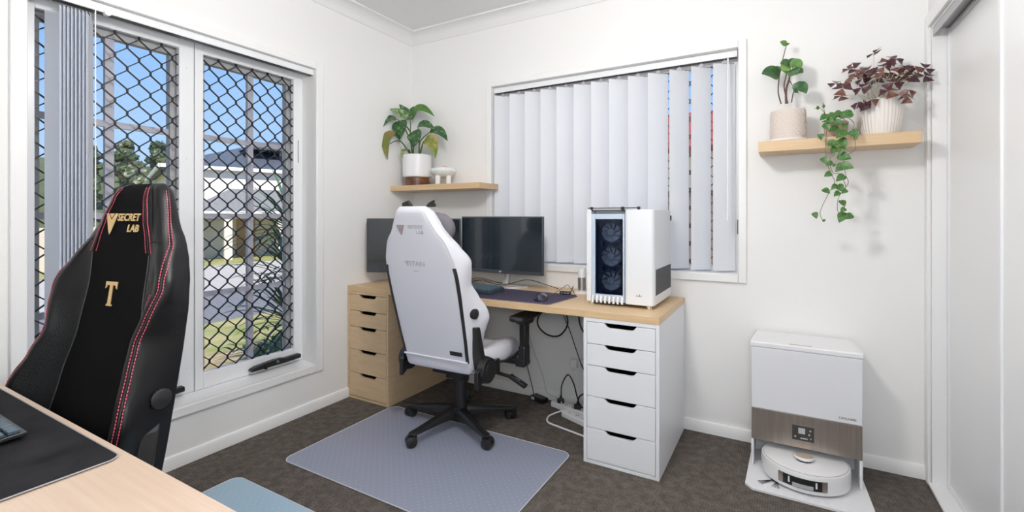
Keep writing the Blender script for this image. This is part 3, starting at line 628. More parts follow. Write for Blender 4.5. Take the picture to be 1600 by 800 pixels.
# ---------------------------------------------------------------- monitors
scr=pbr('glossy_screen',(.012,.020,.027),.13,spec=1.0,coat=.5)
bez=pbr('charcoal_bezel',(.05,.055,.065),.4)
silver=pbr('silver_plastic',(.62,.65,.69),.3,metal=.4)
def monitor(cx,cy,rz,label,foot_mat,white_back=False,logo=None,zb=.825,w=.606,h=.362):
    r=empty('monitor',(cx,cy,DT),rz); tag(r,label,'monitor','monitors on the long desk')
    z0=zb-DT
    MB().box(-w/2,w/2,-.008,.012,z0,z0+h).build('housing',bez,r,bevel=.003)
    MB().box(-w/2+.008,w/2-.008,-.0095,-.008,z0+.022,z0+h-.008).build('screen',scr,r,smooth=False)
    b=MB(); rows=[]
    for k,(s,y) in enumerate(((1,.012),(.9,.03),(.55,.048))): rows.append([(u*w/2*s,y,z0+h/2+v*h/2*s) for u,v in ((-1,-1),(1,-1),(1,1),(-1,1))])
    b.grid(rows,True,caps=True); b.build('back_shell',M['alu'] if white_back else bez,r,bevel=.004)
    # arched silver foot with curved neck
    n=MB(); n.tube(smooth_path([(0,.055,z0+h*.45),(0,.085,z0+.1),(0,.075,.06),(0,.05,.012)],5),.019,10); n.obox((0,.02,z0+.0),(.026,0,0),(0,.006,0),(0,.014,.052)) if False else None
    n.build('neck',foot_mat,r)
    f=MB(); pts=[]
    for i in range(17):
        a=PI*i/16; pts.append((-.15*math.cos(a),.075-.115*math.sin(a)**.9,0))
    inner=[(x*.78,y*.78+.022,0) for x,y,_ in pts]
    rows=[[(x,y,.0) for x,y,_ in pts],[(x,y,.009) for x,y,_ in pts],[(x,y,.009) for x,y,_ in inner],[(x,y,.0) for x,y,_ in inner],[(x,y,.0) for x,y,_ in pts]]
    f.grid(rows); f.box(-.15,.15,.06,.085,0,.009); f.build('foot',foot_mat,r,bevel=.002)
    if logo: text_mesh('logo',logo,.013,M['alu'],r,frame_mtx((-.0,-.0088,z0+.011),(1,0,0),(0,0,1)),.0003,bold=.0006)
    return r
monitor(.925,-.20,0,'large monitor with dark screen on a silver foot, right of the white chair',silver,logo='LG')
monitor(.3405,-.366,math.radians(26.0),'dark monitor angled in the room corner behind the white chair',M['black'],zb=.812,w=.640)
MB().tube([],.01) if False else None
# ---------------------------------------------------------------- things on the long desk
purp=pbr('dark_purple_cloth',(.040,.032,.065),.8,bump=('noise',500,.2))
pm=empty('mouse_pad',(1.1,-.5,DT)); tag(pm,'wide dark purple desk pad under mouse and keyboard','desk pad')
MB().prism([(.60,-.615),(1.44,-.60),(1.455,-.58),(1.485,-.29),(1.46,-.255),(.64,-.25),(.60,-.28)],UP,DT+.0001,DT+.0035).build('cloth',purp,pm,bevel=.001,world=True)
MB().tube([(x,y,DT+.0028) for x,y in [(.60,-.615),(1.44,-.60),(1.455,-.58),(1.485,-.29),(1.46,-.255),(.64,-.25),(.60,-.28)]],.0012,6,closed=True).build('stitched_edge',pbr('lilac_stitch',(.20,.17,.25),.7),pm,world=True)
ms=empty('mouse',(1.36,-.50,DT+.0037),math.radians(12)); tag(ms,'glossy black mouse on the dark purple desk pad','mouse')
gl=pbr('gloss_black',(.014,.015,.035),.12,coat=.6)
rows=[]
for i in range(11):
    t=-1+2*i/10; y=t*.058; hw=.033*(1-.95*abs(t)**3.2)**.7*(1-.10*t)+.002; hh=.040*(1-.97*abs(t+.12)**2.6/1.35)**.75
    rows.append([(hw*math.cos(a),y,max(0,hh*math.sin(a)**.8 if math.sin(a)>0 else 0)) for a in [PI*k/12 for k in range(13)]])
MB().grid(rows,caps=True).build('shell',gl,ms,angle=60)
MB().cyl((-.004,.030,.029),(.004,.030,.029),.010,n=14).build('scroll_wheel',M['rubber'],ms)
kb=empty('keyboard',(.72,-.40,DT+.0037),math.radians(-8)); tag(kb,'slate blue keyboard on the dark purple pad beside the white chair','keyboard')
MB().prism([(-.07,.0),(.07,.0),(.07,.030),(-.07,.018)],lambda u,v,t:(t,u,v),-.22,.33).build('case',pbr('slate_case',(.03,.045,.06),.4),kb,bevel=.003)
b=MB()
for i in range(28):
    for j in range(6):
        x=-.212+i*.0192; y=-.062+j*.0208
        if j==0 and 5<=i<=11: continue
        b.obox((x+.009,y+.010,.024+(y+.07)*.0857),(.0078,0,0),(0,.0085,0.0007),(0,0,.004))
b.obox((-.052,-.052,.026),(.066,0,0),(0,.0085,0),(0,0,.004)); b.build('keys',pbr('teal_keys',(.06,.10,.13),.45),kb,bevel=.0012,seg=1)
hb=empty('usb_hub',(1.40,-.265,DT+.0037),math.radians(8)); tag(hb,'small black card reader box at the back of the purple pad','hub')
MB().box(-.032,.032,-.011,.011,0,.017).build('body',M['black'],hb,bevel=.002)
b=MB()
for k in range(3): b.box(-.024+k*.018,-.012+k*.018,-.0115,-.0108,.006,.011)
b.build('ports',M['frame_grey'],hb,smooth=False)
def cable(name,pts,r,mat,label,cat='cable',group=None,k=8):
    o=MB().tube(smooth_path(pts,k),r,8).build(name,mat); return tag(o,label,cat,group)
brown=pbr('brown_cable',(.10,.06,.05),.5)
cable('mouse_cable',[(1.372,-.441,.752),(1.385,-.40,.758),(1.40,-.33,.775),(1.405,-.25,.79),(1.41,-.21,.765),(1.415,-.17,.7365)],.0018,brown,'thin cable arching up from the mouse')
cable('hub_cable',[(1.433,-.262,.747),(1.437,-.245,.772),(1.432,-.225,.782),(1.415,-.20,.765),(1.395,-.175,.7365)],.0018,brown,'short cable arching from the black card reader box')
cable('monitor_cable',[(.70,-.235,.7365+.002),(.76,-.27,.77),(.85,-.285,.785),(.93,-.285,.765),(1.0,-.245,.765),(1.1,-.17,.79),(1.2,-.12,.762),(1.28,-.09,.7362)],.0022,M['rubber'],'long dark cable looping in front of the right monitor foot')
cable('keyboard_cable',[(.72,-.32,.757),(.70,-.25,.77),(.76,-.19,.782),(.84,-.14,.757),(.90,-.08,.7362)],.0022,M['rubber'],'dark cable running from the keyboard to behind the right monitor')
cl=empty('webcam_stand',(1.462,-.165,DT)); tag(cl,'small silver speaker on a round white foot beside the computer tower','speaker')
MB().lathe([(.044,0),(.046,.004),(.044,.010),(.018,.014),(.018,.022)],(0,0,0),32).build('foot',M['ceramic'],cl)
MB().lathe([(.022,.022),(.024,.024),(.024,.092),(.022,.094)],(0,0,0),32).build('mesh_body',M['steel'],cl)
MB().lathe([(.0225,.094),(.0225,.140),(.019,.146),(.001,.147)],(0,0,0),32).build('cap',M['ceramic'],cl)
cl.name='speaker'
# ---------------------------------------------------------------- computer tower
PX0,PX1,PY0,PY1,PZ0,PZ1=1.606,1.950,-.465,-.055,.750,1.222
pc=empty('computer_tower',((PX0+PX1)/2,(PY0+PY1)/2,DT)); tag(pc,'white computer tower with three fans behind its front glass, on the desk','computer')
pw=pbr('white_steel',(.78,.80,.83),.35)
b=MB(); t=.012
b.prism(rrect(1.804,PX1,PY0,PY1,.022),UP,PZ0,PZ1)
b.build('body',pw,pc,bevel=.003,world=True)
b=MB(); b.box(PX0,1.632,PY0,PY1,PZ0,PZ1); b.box(1.632,1.804,PY0+.075,PY1,PZ0,PZ1-.002); b.build('glass_side_body',pw,pc,bevel=.003,world=True)
frost=pbr('pale_blue_frame',(.50,.58,.69),.25)
ring_y(PY0+.004,PY0+.024,1.632,1.804,PZ0+.004,PZ1-.022,1.651,1.796,PZ0+.040,PZ1-.048).build('front_frame',frost,pc,bevel=.002,world=True)
fd=pbr('fan_navy',(.016,.024,.045),.4); fg=pbr('fan_grey_blade',(.20,.205,.215),.5)
b=MB(); b.box(1.632,1.804,PY0+.070,PY0+.0745,PZ0+.004,PZ1-.022); b.build('fan_bay',fd,pc,world=True,smooth=False)
for k in range(3):
    zc=PZ0+.108+k*.1245; xc=1.7235; yc=PY0+.050; R=.0525
    f=MB(); n=40
    rows=[]
    for rr,y in ((R+.008,yc),(R+.008,yc-.018),(R,yc-.018),(R,yc)): rows.append([(xc+rr*math.cos(2*PI*i/n),y,zc+rr*math.sin(2*PI*i/n)) for i in range(n)])
    f.grid(rows,True)
    for sx in (-1,1):
        for sz in (-1,1): f.obox((xc+sx*.0475,yc-.010,zc+sz*.052),(.009,0,0),(0,.010,0),(0,0,.009))
    fan=f.build('fan',fd,pc,world=True)
    bl=MB(); bl.cyl((xc,yc-.014,zc),(xc,yc-.002,zc),.018,n=24)
    for i in range(9):
        a=2*PI*i/9; rows=[]
        for q in range(5):
            rr=.016+(R-.018)*q/4; rows.append([(xc+rr*math.cos(a+dq+q*.10),yc-.012+.010*(dq/.62),zc+rr*math.sin(a+dq+q*.10)) for dq in (0,.2,.4,.62)])
        bl.grid(rows)
    bl.build('blades',fg,fan,world=True)
MB().box(1.651,1.796,PY0+.012,PY0+.014,PZ0+.040,PZ1-.048).build('front_glass',glassy('smoked_glass',(.72,.78,.88)),pc,world=True,smooth=False)
b=MB()
for k in range(8): b.tube([(1.642+k*.0218,PY0+.003,PZ0+.032),(1.642+k*.0218,PY0-.004,PZ0+.016),(1.642+k*.0218,PY0-.004,PZ0-.002)],.0058,10)
b.build('ribbed_intake',M['ceramic'],pc,world=True)
# top grille with clips
b=MB(); b.box(1.615,1.80,-.46,-.07,PZ1-.002,PZ1+.004); b.build('top_filter',pbr('grey_mesh',(.35,.37,.4),.5),pc,world=True,smooth=False)
b=MB(); b.box(1.612,1.875,-.459,-.451,PZ1+.006,PZ1+.0105)
for x in (1.632,1.795,1.875): b.box(x-.006,x+.006,-.463,-.449,PZ1-.006,PZ1+.014)
b.box(1.755,1.767,-.37,-.36,PZ1-.002,PZ1+.010)
b.build('top_rail',M['black'],pc,world=True,smooth=False)
b=MB(); b.box(PX1-.0005,PX1+.001,-.425,-.075,.797,.925)
b.build('side_vent',pbr('grey_perforated_panel',(.055,.055,.058),.55,bump=('voronoi',420,.8)),pc,world=True,smooth=False)
MB().box(PX1-.001,PX1+.004,-.085,-.068,1.165,1.192).build('side_latch',M['blackm'],pc,world=True)
for x in (1.628,1.922):
    for y in (-.44,-.085):
        MB().lathe([(.016,.0),(.016,.004),(.0145,.0045),(.0145,.011),(.016,.0115),(.016,.0165)],(x,y,DT),24).build('foot',pbr('champagne_metal',(.72,.66,.58),.25,metal=.9),pc,world=True)
# three-sail emblem on the front panel
b=MB()
for (u0,sc) in ((-.0075,.8),(-.001,1.05),(.006,.75)):
    pts=[(u0,0),(u0+.0062*sc,.0008),(u0+.0052*sc,.006*sc),(u0+.0035*sc,.0115*sc),(u0+.0022*sc,.005*sc)]
    b.prism(pts,lambda u,v,t:(1.876+u*1.5,PY0-t,.792+v*1.3),.0,.0012)
b.build('emblem',pbr('grey_emblem',(.18,.19,.2),.4),pc,world=True,smooth=False)

# ---------------------------------------------------------------- under the desk
ad=empty('power_adapter',(1.13,-.062,0),math.radians(-20)); tag(ad,'black power adapter brick on the carpet under the desk','adapter')
MB().box(-.055,.055,-.028,.028,0,.030).build('brick',M['black'],ad,bevel=.004)
MB().obox((-.03,-.0285,.016),(.014,0,0),(0,.001,0),(0,0,.008)).build('sticker',M['alu'],ad,smooth=False)
def strip_board(loc,rz,label,L,red=False):
    r=empty('power_strip',loc,rz); tag(r,label,'power strip','power strips on the carpet')
    MB().box(-L/2,L/2,-.028,.028,0,.036).build('housing',M['ceramic'],r,bevel=.006)
    b=MB()
    for k in range(4):
        x=-L/2+.05+k*(L-.08)/4; b.box(x-.009,x-.006,-.003,.009,.0355,.0366); b.box(x+.006,x+.009,-.003,.009,.0355,.0366); b.box(x-.0015,x+.0015,-.014,-.006,.0355,.0366)
    b.build('sockets',M['blackm'],r,smooth=False)
    if red: MB().box(L/2-.045,L/2-.022,-.010,.010,.036,.042).build('rocker_switch',pbr('red_switch',(.5,.06,.04),.3),r,bevel=.001)
    return r
strip_board((1.385,-.125,0),math.radians(-16),'white power strip lying by the wall with black plugs in it',.30)
strip_board((1.50,-.245,0),math.radians(-22),'white power strip with a red switch beside the white drawer unit',.30,True)
def plug(loc,rz,label):
    r=empty('plug',loc,rz); tag(r,label,'plug','plugs in the power strips')
    MB().prism([(-.02,-.018),(.02,-.018),(.022,.0),(.012,.016),(-.012,.016),(-.022,0)],lambda u,v,t:(u,v,t),0,.026).build('body',M['black'],r,bevel=.004)
    MB().tube([(0,0,.026),(0,.002,.044)],[.009,.006],10).build('strain_relief',M['rubber'],r)
plug((1.30,-.102,.0365),.2,'left of the two black plugs in the power strip by the wall')
plug((1.425,-.136,.0365),.1,'right of the two black plugs in the power strip by the wall')
cable('plug_cable',[(1.30,-.10,.08),(1.305,-.095,.15),(1.34,-.085,.21),(1.375,-.08,.16),(1.395,-.072,.08),(1.42,-.055,.012),(1.50,-.05,.006),(1.62,-.05,.006)],.0042,M['rubber'],'black cable rising in a narrow arch from the left plug')
cable('plug_cable',[(1.425,-.134,.08),(1.44,-.14,.115),(1.48,-.14,.135),(1.54,-.13,.10),(1.61,-.12,.03)],.0042,M['rubber'],'black cable bending right from the right plug')
cable('extension_lead',[(1.64,-.41,.006),(1.53,-.385,.006),(1.40,-.355,.006),(1.32,-.33,.006),(1.29,-.26,.006),(1.31,-.19,.008),(1.345,-.150,.016)],.0052,M['ceramic'],'thick white lead looping on the carpet in front of the power strips')
cable('white_lead',[(1.20,-.03,.12),(1.25,-.06,.075),(1.31,-.12,.046),(1.36,-.18,.044),(1.42,-.215,.042)],.0038,M['ceramic'],'white lead lying across the power strip by the wall')
cable('adapter_cable',[(1.00,-.045,.40),(1.02,-.03,.22),(1.06,-.03,.08),(1.082,-.044,.020)],.0026,M['rubber'],'thin black cable dropping to the adapter brick')
cable('hanging_cable',[(1.05,-.30,.693),(1.20,-.30,.675),(1.33,-.30,.69),(1.40,-.30,.66),(1.43,-.30,.58),(1.38,-.30,.505),(1.30,-.30,.50),(1.24,-.30,.55),(1.26,-.30,.62),(1.36,-.30,.678),(1.50,-.30,.690),(1.63,-.30,.684)],.0048,M['rubber'],'black cable hanging in a big loop below the desk top')
cable('hanging_cable',[(1.53,-.33,.693),(1.51,-.33,.65),(1.52,-.33,.58),(1.56,-.33,.53),(1.63,-.33,.50)],.0048,M['rubber'],'black cable bending down beside the white drawer unit')
cable('wall_cable',[(1.30,-.20,.692),(1.315,-.12,.60),(1.34,-.06,.48),(1.37,-.03,.36),(1.42,-.03,.24),(1.50,-.03,.16)],.0030,M['rubber'],'thin black cable slanting down the wall behind the white drawer unit')
cable('wall_cable',[(.98,-.02,.69),(1.00,-.012,.52),(1.05,-.012,.34),(1.13,-.014,.15),(1.18,-.05,.06),(1.26,-.075,.05)],.0016,M['frame_grey'],'thin grey cable slanting down the wall below the right monitor')
ol=empty('wall_outlet',(1.385,0,.255)); tag(ol,'white wall outlet under the desk beside the white drawer unit','wall outlet')
MB().box(-.058,.058,-.012,0,-.04,.04).build('plate',M['ceramic'],ol,bevel=.003)
b=MB()
for x in (-.028,.028): b.box(x-.009,x-.006,-.0128,-.0118,.0,.012); b.box(x+.006,x+.009,-.0128,-.0118,0,.012); b.box(x-.0015,x+.0015,-.0128,-.0118,-.014,-.004)
b.build('sockets',M['blackm'],ol,smooth=False)
cp=empty('charger',(1.36,-.013,.265)); tag(cp,'white plug-in charger in the wall outlet under the desk','charger')
MB().box(-.022,.022,-.04,.0,-.02,.032).build('body',M['ceramic'],cp,bevel=.005)
MB().cyl((0,-.036,-.018),(0,-.036,-.036),.004,n=10).build('cable_stub',M['ceramic'],cp)
# ---------------------------------------------------------------- shelves
o=MB().box(.004,.784,-.237,-.002,1.372,1.410).build('wall_shelf',M['oak'],bevel=.001); tag(o,'light oak wall shelf in the room corner above the monitors','shelf','oak wall shelves')
o=MB().box(2.388,3.0,-.20,-.002,1.500,1.550).build('wall_shelf',M['oak'],bevel=.001); tag(o,'light oak wall shelf with three pots beside the closet','shelf','oak wall shelves')
# ---------------------------------------------------------------- footed bowl on the left shelf
bw=empty('bowl',(.405,-.13,1.410),math.radians(38)); tag(bw,'white glazed bowl on four stub legs on the corner shelf','bowl')
MB().lathe([(.02,.052),(.06,.060),(.085,.078),(.092,.098),(.086,.112),(.078,.118),(.072,.112),(.074,.098),(.06,.076),(.001,.066)],(0,0,0),40).build('basin',pbr('speckled_glaze',(.80,.81,.80),.18,noise_col=(22,(.70,.75,.76),(1,1,1)),coat=.4),bw)
for sx in (-1,1):
    for sy in (-1,1):
        MB().lathe([(.017,0),(.019,.003),(.018,.05),(.021,.064)],(sx*.037,sy*.037,0),18).build('leg',M['ceramic'],bw)
for k,(dx,dy,dz,r,c,l) in enumerate(((.022,-.01,.100,.034,(.50,.16,.10),'red patterned ball in the white footed bowl'),(-.030,.012,.092,.026,(.62,.52,.34),'yellowish ball in the white footed bowl'))):
    q=MB().ball((.405+dx,-.13+dy,1.410+dz),r,r,r*.95).build('ball',pbr('ball_glaze'+str(k),c,.25,noise_col=(30,(.75,.6,.55),(1,1,1)))); tag(q,l,'ball')

# ---------------------------------------------------------------- robot vacuum and its dock
dk=empty('docking_station',(2.575,-.14,0)); tag(dk,'tall white docking station with a bronze band, standing by the wall','docking station')
dw=pbr('white_dock_shell',(.80,.80,.82),.3); br=pbr('bronze_metallic',(.36,.31,.28),.32,metal=.75,noise_col=(4,(.42,.37,.33),(40,1,1)))
X0,X1,YF,YB,ZT=2.360,2.790,-.276,-.018,.598
b=MB(); b.box(X0,X0+.012,YF,YB,.012,.136); b.box(X1-.012,X1,YF,YB,.012,.136); b.box(X0,X1,-.10,YB,.012,.136); b.box(X0,X1,YF+.004,YB,.136,.570); b.build('body',dw,dk,bevel=.004,world=True)
MB().box(X0+.002,X1-.002,YF-.002,YF+.006,.2865,.572).build('front_cover',pbr('pale_dock_door',(.76,.77,.81),.2),dk,bevel=.002,world=True)
MB().box(X0+.002,X1-.002,YF-.001,YF+.006,.137,.284).build('bronze_band',br,dk,bevel=.001,world=True)
b=MB(); poly=[(X0-.004,YF-.004),(X1+.004,YF-.004),(X1+.004,YF+.03),(X1-.010,YB),(X0+.010,YB),(X0-.004,YF+.03)]
b.prism(poly,UP,.572,ZT); b.build('lid',dw,dk,bevel=.006,seg=3,world=True)
MB().box(2.515,2.605,YF+.012,YF+.024,ZT-.001,ZT+.0008).build('lid_handle',pbr('champagne_strip',(.45,.38,.32),.3,metal=.6),dk,world=True,smooth=False)
MB().box(2.528,2.612,YF-.0022,YF-.0008,.172,.238).build('control_panel',pbr('dark_control_glass',(.06,.055,.052),.2),dk,world=True,smooth=False)
b=MB(); b.box(2.552,2.578,YF-.003,YF-.0022,.203,.229); b.box(2.560,2.588,YF-.003,YF-.0022,.181,.186); b.cyl((2.598,YF-.0022,.222),(2.598,YF-.003,.222),.004,n=12); b.cyl((2.594,YF-.0022,.204),(2.594,YF-.003,.204),.004,n=12); b.cyl((2.540,YF-.0022,.188),(2.540,YF-.003,.188),.004,n=12); b.cyl((2.600,YF-.0022,.187),(2.600,YF-.003,.187),.003,n=12)
b.build('control_icons',pbr('pale_icon_print',(.5,.5,.5),.4),dk,world=True,smooth=False)
text_mesh('lettering','DREAME',.0135,pbr('grey_lettering',(.22,.22,.23),.4),dk,frame_mtx((2.735-2.575,YF-.0023+.14,.306),(1,0,0),(0,0,1)),.0003,sx=1.25,bold=.0003)
b=MB(); b.prism([(2.346,-.46),(2.375,-.492),(2.785,-.492),(2.812,-.46),(2.795,YB),(2.355,YB)],UP,.001,.012)
for k in range(9): b.box(2.42+k*.037,2.434+k*.037,-.482,-.44,.012,.0142)
b.build('tray',dw,dk,bevel=.002,world=True)
rv=empty('robot_vacuum',(2.575,-.283,.012)); tag(rv,'round white robot vacuum parked on the tray of the docking station','robot vacuum')
R=.172
MB().lathe([(R-.012,.008),(R-.002,.014),(R,.024),(R,.080),(R-.003,.087),(R-.010,.089)],(0,0,0),72).build('bumper_body',pbr('white_robot_shell',(.80,.80,.81),.25),rv)
MB().lathe([(R-.009,.086),(R-.010,.0905),(R-.016,.0925),(.001,.0935)],(0,0,0),72).build('top_cover',pbr('white_robot_top',(.82,.81,.82),.2),rv)
MB().lathe([(R-.011,.0895),(R-.0095,.0915),(R-.008,.0895)],(0,0,0),72).build('top_seam',M['frame_grey'],rv)
MB().lathe([(.030,.0925),(.030,.101)],(-.003,-.035,0),32).build('turret_gap',M['black'],rv)
MB().lathe([(.032,.100),(.037,.103),(.037,.110),(.034,.113)],(-.003,-.035,0),36).build('turret',dw,rv)
MB().lathe([(.0335,.1130),(.032,.1145),(.001,.1148)],(-.003,-.035,0),36).build('turret_cap',pbr('champagne_disc',(.50,.42,.34),.35,metal=.7),rv)
def arc_panel(mb,a0,a1,z0,z1,rad,th,n=14):
    rows=[]
    for (rr,z) in ((rad,z0),(rad+th,z0),(rad+th,z1),(rad,z1),(rad,z0)): rows.append([(rr*math.cos(a0+(a1-a0)*i/n),rr*math.sin(a0+(a1-a0)*i/n),z) for i in range(n+1)])
    mb.grid(rows); mb.add([rows[k][0] for k in range(4)],[(0,1,2,3)]); mb.add([rows[k][-1] for k in range(4)],[(3,2,1,0)])
a=-PI/2; s=.0
sp=MB(); arc_panel(sp,a-.60+s,a+.44+s,.030,.072,R-.001,.0025); sn=sp.build('sensor_window',M['black'],rv)
for q in (-.62,.34): b=MB(); arc_panel(b,a+q,a+q+.12,.029,.073,R,.0028); b.build('sensor_trim',br,sn)
b=MB(); arc_panel(b,a-.28,a+.15,.034,.048,R,.006); b.build('camera_lip',silver,sn)
b=MB(); arc_panel(b,a-.38,a-.345,.042,.066,R,.0035); arc_panel(b,a+.20,a+.235,.042,.066,R,.0035); b.build('sensor_lights',M['ceramic'],sn)
b=MB()
for k in range(5):
    aa=PI*1.17+k*.09; b.tube([(-.120,-.105,.006),(-.120+.07*math.cos(aa),-.105+.07*math.sin(aa),.003)],.0009,5)
for k in range(5):
    aa=-PI/2-.35+k*.12; b.tube([(-.105,-.105,.006),(-.105+.06*math.cos(aa),-.105+.06*math.sin(aa),.003)],.0009,5)
b.cyl((-.115,-.10,.003),(-.115,-.10,.012),.014,n=14); b.build('side_brush',M['blackm'],rv)
# ---------------------------------------------------------------- gaming chairs
WR=[(0,.207),(.08,.214),(.2,.222),(.3,.226),(.42,.230),(.52,.230),(.60,.220),(.66,.203),(.70,.184),(.76,.142),(.80,.121),(.84,.099),(.88,.082)]
WW=[(0,.200),(.06,.210),(.15,.238),(.2,.258),(.25,.278),(.30,.272),(.37,.246),(.44,.226),(.51,.244),(.57,.258),(.60,.248),(.64,.222),(.68,.198),(.71,.172),(.76,.147),(.82,.122),(.86,.098),(.88,.085)]
NW=[(0,.105),(.15,.14),(.25,.157),(.30,.152),(.37,.132),(.44,.115),(.51,.108),(.57,.098),(.64,.084),(.71,.068),(.76,.062),(.82,.058),(.88,.05)]
WI=[(0,.165),(.1,.180),(.2,.182),(.3,.168),(.45,.145),(.57,.132),(.66,.134),(.70,.120),(.76,.097),(.82,.075),(.88,.055)]
NC=[(0,.07),(.1,.078),(.2,.082),(.3,.076),(.45,.064),(.6,.062),(.68,.066),(.76,.068),(.82,.064),(.88,.05)]
TOP=.868
def section(h):
    wr,ww,nw,wi,nc=[lerp_tab(t,h) for t in (WR,WW,NW,WI,NC)]
    R=[(0,-.006),(wr*.6,-.005),(wr-.014,-.001),(wr,.012),((wr+ww)/2+.003,nw*.5),(ww,nw-.024),(ww-.009,nw-.004),(ww-.032,nw),(ww*.6+wi*.4-.012,nw*.6+nc*.4),(wi,nc+.002),(wi*.5,nc),(0,nc)]
    # rounded closing at the two ends
    e=0
    if h>TOP-.03: e=(h-(TOP-.03))/.03
    if h<0: e=max(e,-h/.024)
    if e>0:
        k=math.sqrt(max(0,1-min(e,1)**2)); mid=(nc)/2
        R=[(u*(.80+.20*k),mid+(n-mid)*max(k,.04)) for u,n in R]
    return R
def sec_loop(h,sub=4):
    R=section(h); L=R+[(-u,n) for u,n in R[-2:0:-1]]; n=len(L); out=[]
    for i in range(n):
        a,b,c,d=[Vector(L[(i+k)%n]) for k in (-1,0,1,2)]
        for j in range(sub):
            t=j/sub; out.append(.5*((2*b)+(c-a)*t+(2*a-5*b+4*c-d)*t*t+(3*b-a-3*c+d)*t**3))
    return out
def sec_pt(h,s):
    L=sec_loop(h,4); x=(s*4)%len(L); i=int(x); return L[i].lerp(L[(i+1)%len(L)],x-i)
def chair(x,y,z0,hd,rho,base_rz,pal,label,group=None):
    bx=x-math.sin(hd)*.0; fwd=Vector((-math.sin(hd),math.cos(hd)))
    off=.212
    cx,cy=x+fwd.x*off,y+fwd.y*off
    r=empty('gaming_chair',(cx,cy,0),hd); tag(r,label,'chair')
    # local frame: X right, Y forward; backrest hinge at (0,-off,z0)
    def B(u,h,n): return Vector((u,-off+n*math.cos(rho)-h*math.sin(rho),z0+h*math.cos(rho)+n*math.sin(rho)))
    upv=Vector((0,-math.sin(rho),math.cos(rho))); nv=Vector((0,math.cos(rho),math.sin(rho)))
    # ---- backrest
    hs=[-.024,-.022,-.017,-.010,0,.02]+[.04+i*.02 for i in range(40)]+[TOP-.028,TOP-.02,TOP-.012,TOP-.006,TOP-.002,TOP]
    hs=sorted(set(round(h,4) for h in hs if h<=TOP))
    b=MB(); rows=[[B(p.x,h,p.y) for p in sec_loop(h)] for h in hs]; n=len(rows[0])
    vs=[p for q in rows for p in q]; b.v=[tuple(p) for p in vs]
    for i in range(len(rows)-1):
        for j in range(n):
            b.f.append((i*n+j,i*n+(j+1)%n,(i+1)*n+(j+1)%n,(i+1)*n+j)); s=(j+.5)/4; s=min(s,22-s)
            h=(hs[i]+hs[i+1])/2
            b.m.append(1 if s>8.9 else (2 if 7.2<s<8.9 and h<.52 else 0))
    b.f.append(tuple(range(n-1,-1,-1))); b.m.append(0); b.f.append(tuple(range((len(rows)-1)*n,len(rows)*n))); b.m.append(0)
    bk=b.build('backrest',[pal['shell'],pal['panel'],pal['carbon']],r,angle=80)
    def seam(name,path,mat,rad,off_n,dash=None,both=(1,-1),lift=.0012):
        for sg in both:
            mb=MB(); P=[]
            for h,s in path:
                p=sec_pt(h,s+off_n); q=sec_pt(h,s+off_n+.15); t=(q-p); 
                nn=Vector((t.y,-t.x)); nn=nn.normalized() if nn.length>1e-6 else Vector((0,1))
                p=p+nn*lift; P.append(B(sg*p.x,h,p.y))
            P=smooth_path(P,4)
            if dash:
                for k in range(0,len(P)-1):
                    a,c=P[k],P[k+1]; L=(c-a).length; m=max(1,int(L/dash))
                    for e in range(m): mb.tube([a.lerp(c,(e+.12)/m),a.lerp(c,(e+.78)/m)],rad,4)
            else: mb.tube(P,rad,6)
            mb.build(name,mat,bk)
    hsq=lambda a,c,k:[a+(c-a)*i/k for i in range(k+1)]
    if pal['stitch']:
        A=[(h,6.0-1.1*min(1,max(0,(h-.60)/.1))) for h in hsq(.05,.845,26)]
        seam('ridge_seam',A,pal['seam'],.0018,0)
        for d in (-.22,.28): seam('stitching',A,pal['stitch'],.0011,d,.0075)
        A=[(h,9.0) for h in hsq(.665,.85,9)]
        seam('headrest_seam',A,pal['seam'],.0018,0)
        for d in (-.25,.25): seam('stitching',A,pal['stitch'],.0011,d,.0075)
        A=[(h,8.0+.6*max(0,(.3-h)/.3)) for h in hsq(.06,.56,16)]
        for d in (0,): seam('stitching',A,pal['stitch'],.0012,d,.0075,both=(-1,))
        A=[(h,9.0) for h in hsq(.08,.66,18)]
        seam('panel_seam',A,pal['piping'],.0014,0)
        seam('cross_seam',[(.70-.004*abs(s-7),s) for s in (9,8.4,7.8,7.2,6.6,6.1)],pal['seam'],.0012,0)
        MB().obox(B(.252,.535,.085),(.002,0,0),upv*.006,nv*.006).build('brand_tag',pal['gold'],bk)
    else:
        A=[(h,2.2) for h in hsq(.075,.85,22)]; seam('rear_seam',A,pal['seam'],.0016,0)
        A=[(h,6.0) for h in hsq(.05,.845,26)]; seam('ridge_seam',A,pal['seam'],.0016,0)
        # black strips down the rear edges, hem and tag
        for sg in (-1,1):
            mb=MB(); rows=[]
            for h in hsq(.055,.565,20):
                p=sec_pt(h,1.92); q=sec_pt(h,2.45); rows.append([B(sg*p.x,h,p.y+.002),B(sg*p.x,h,p.y-.0045),B(sg*q.x,h,q.y-.0045),B(sg*(q.x+.001),h,q.y+.003)])
            mb.grid(rows,caps=True); mb.build('edge_strip',M['blackm'],bk,angle=50)
        mb=MB(); mb.tube([B(u*.205,.06,-.0065) for u in (-1,-.6,-.2,.2,.6,1)],.0055,8); mb.build('rear_hem',pal['shell'],bk)
        mb=MB(); mb.obox(B(.142,.103,-.0065),(.037,0,0),upv*.011,nv*.0015); mb.build('label_patch',M['blackm'],bk)
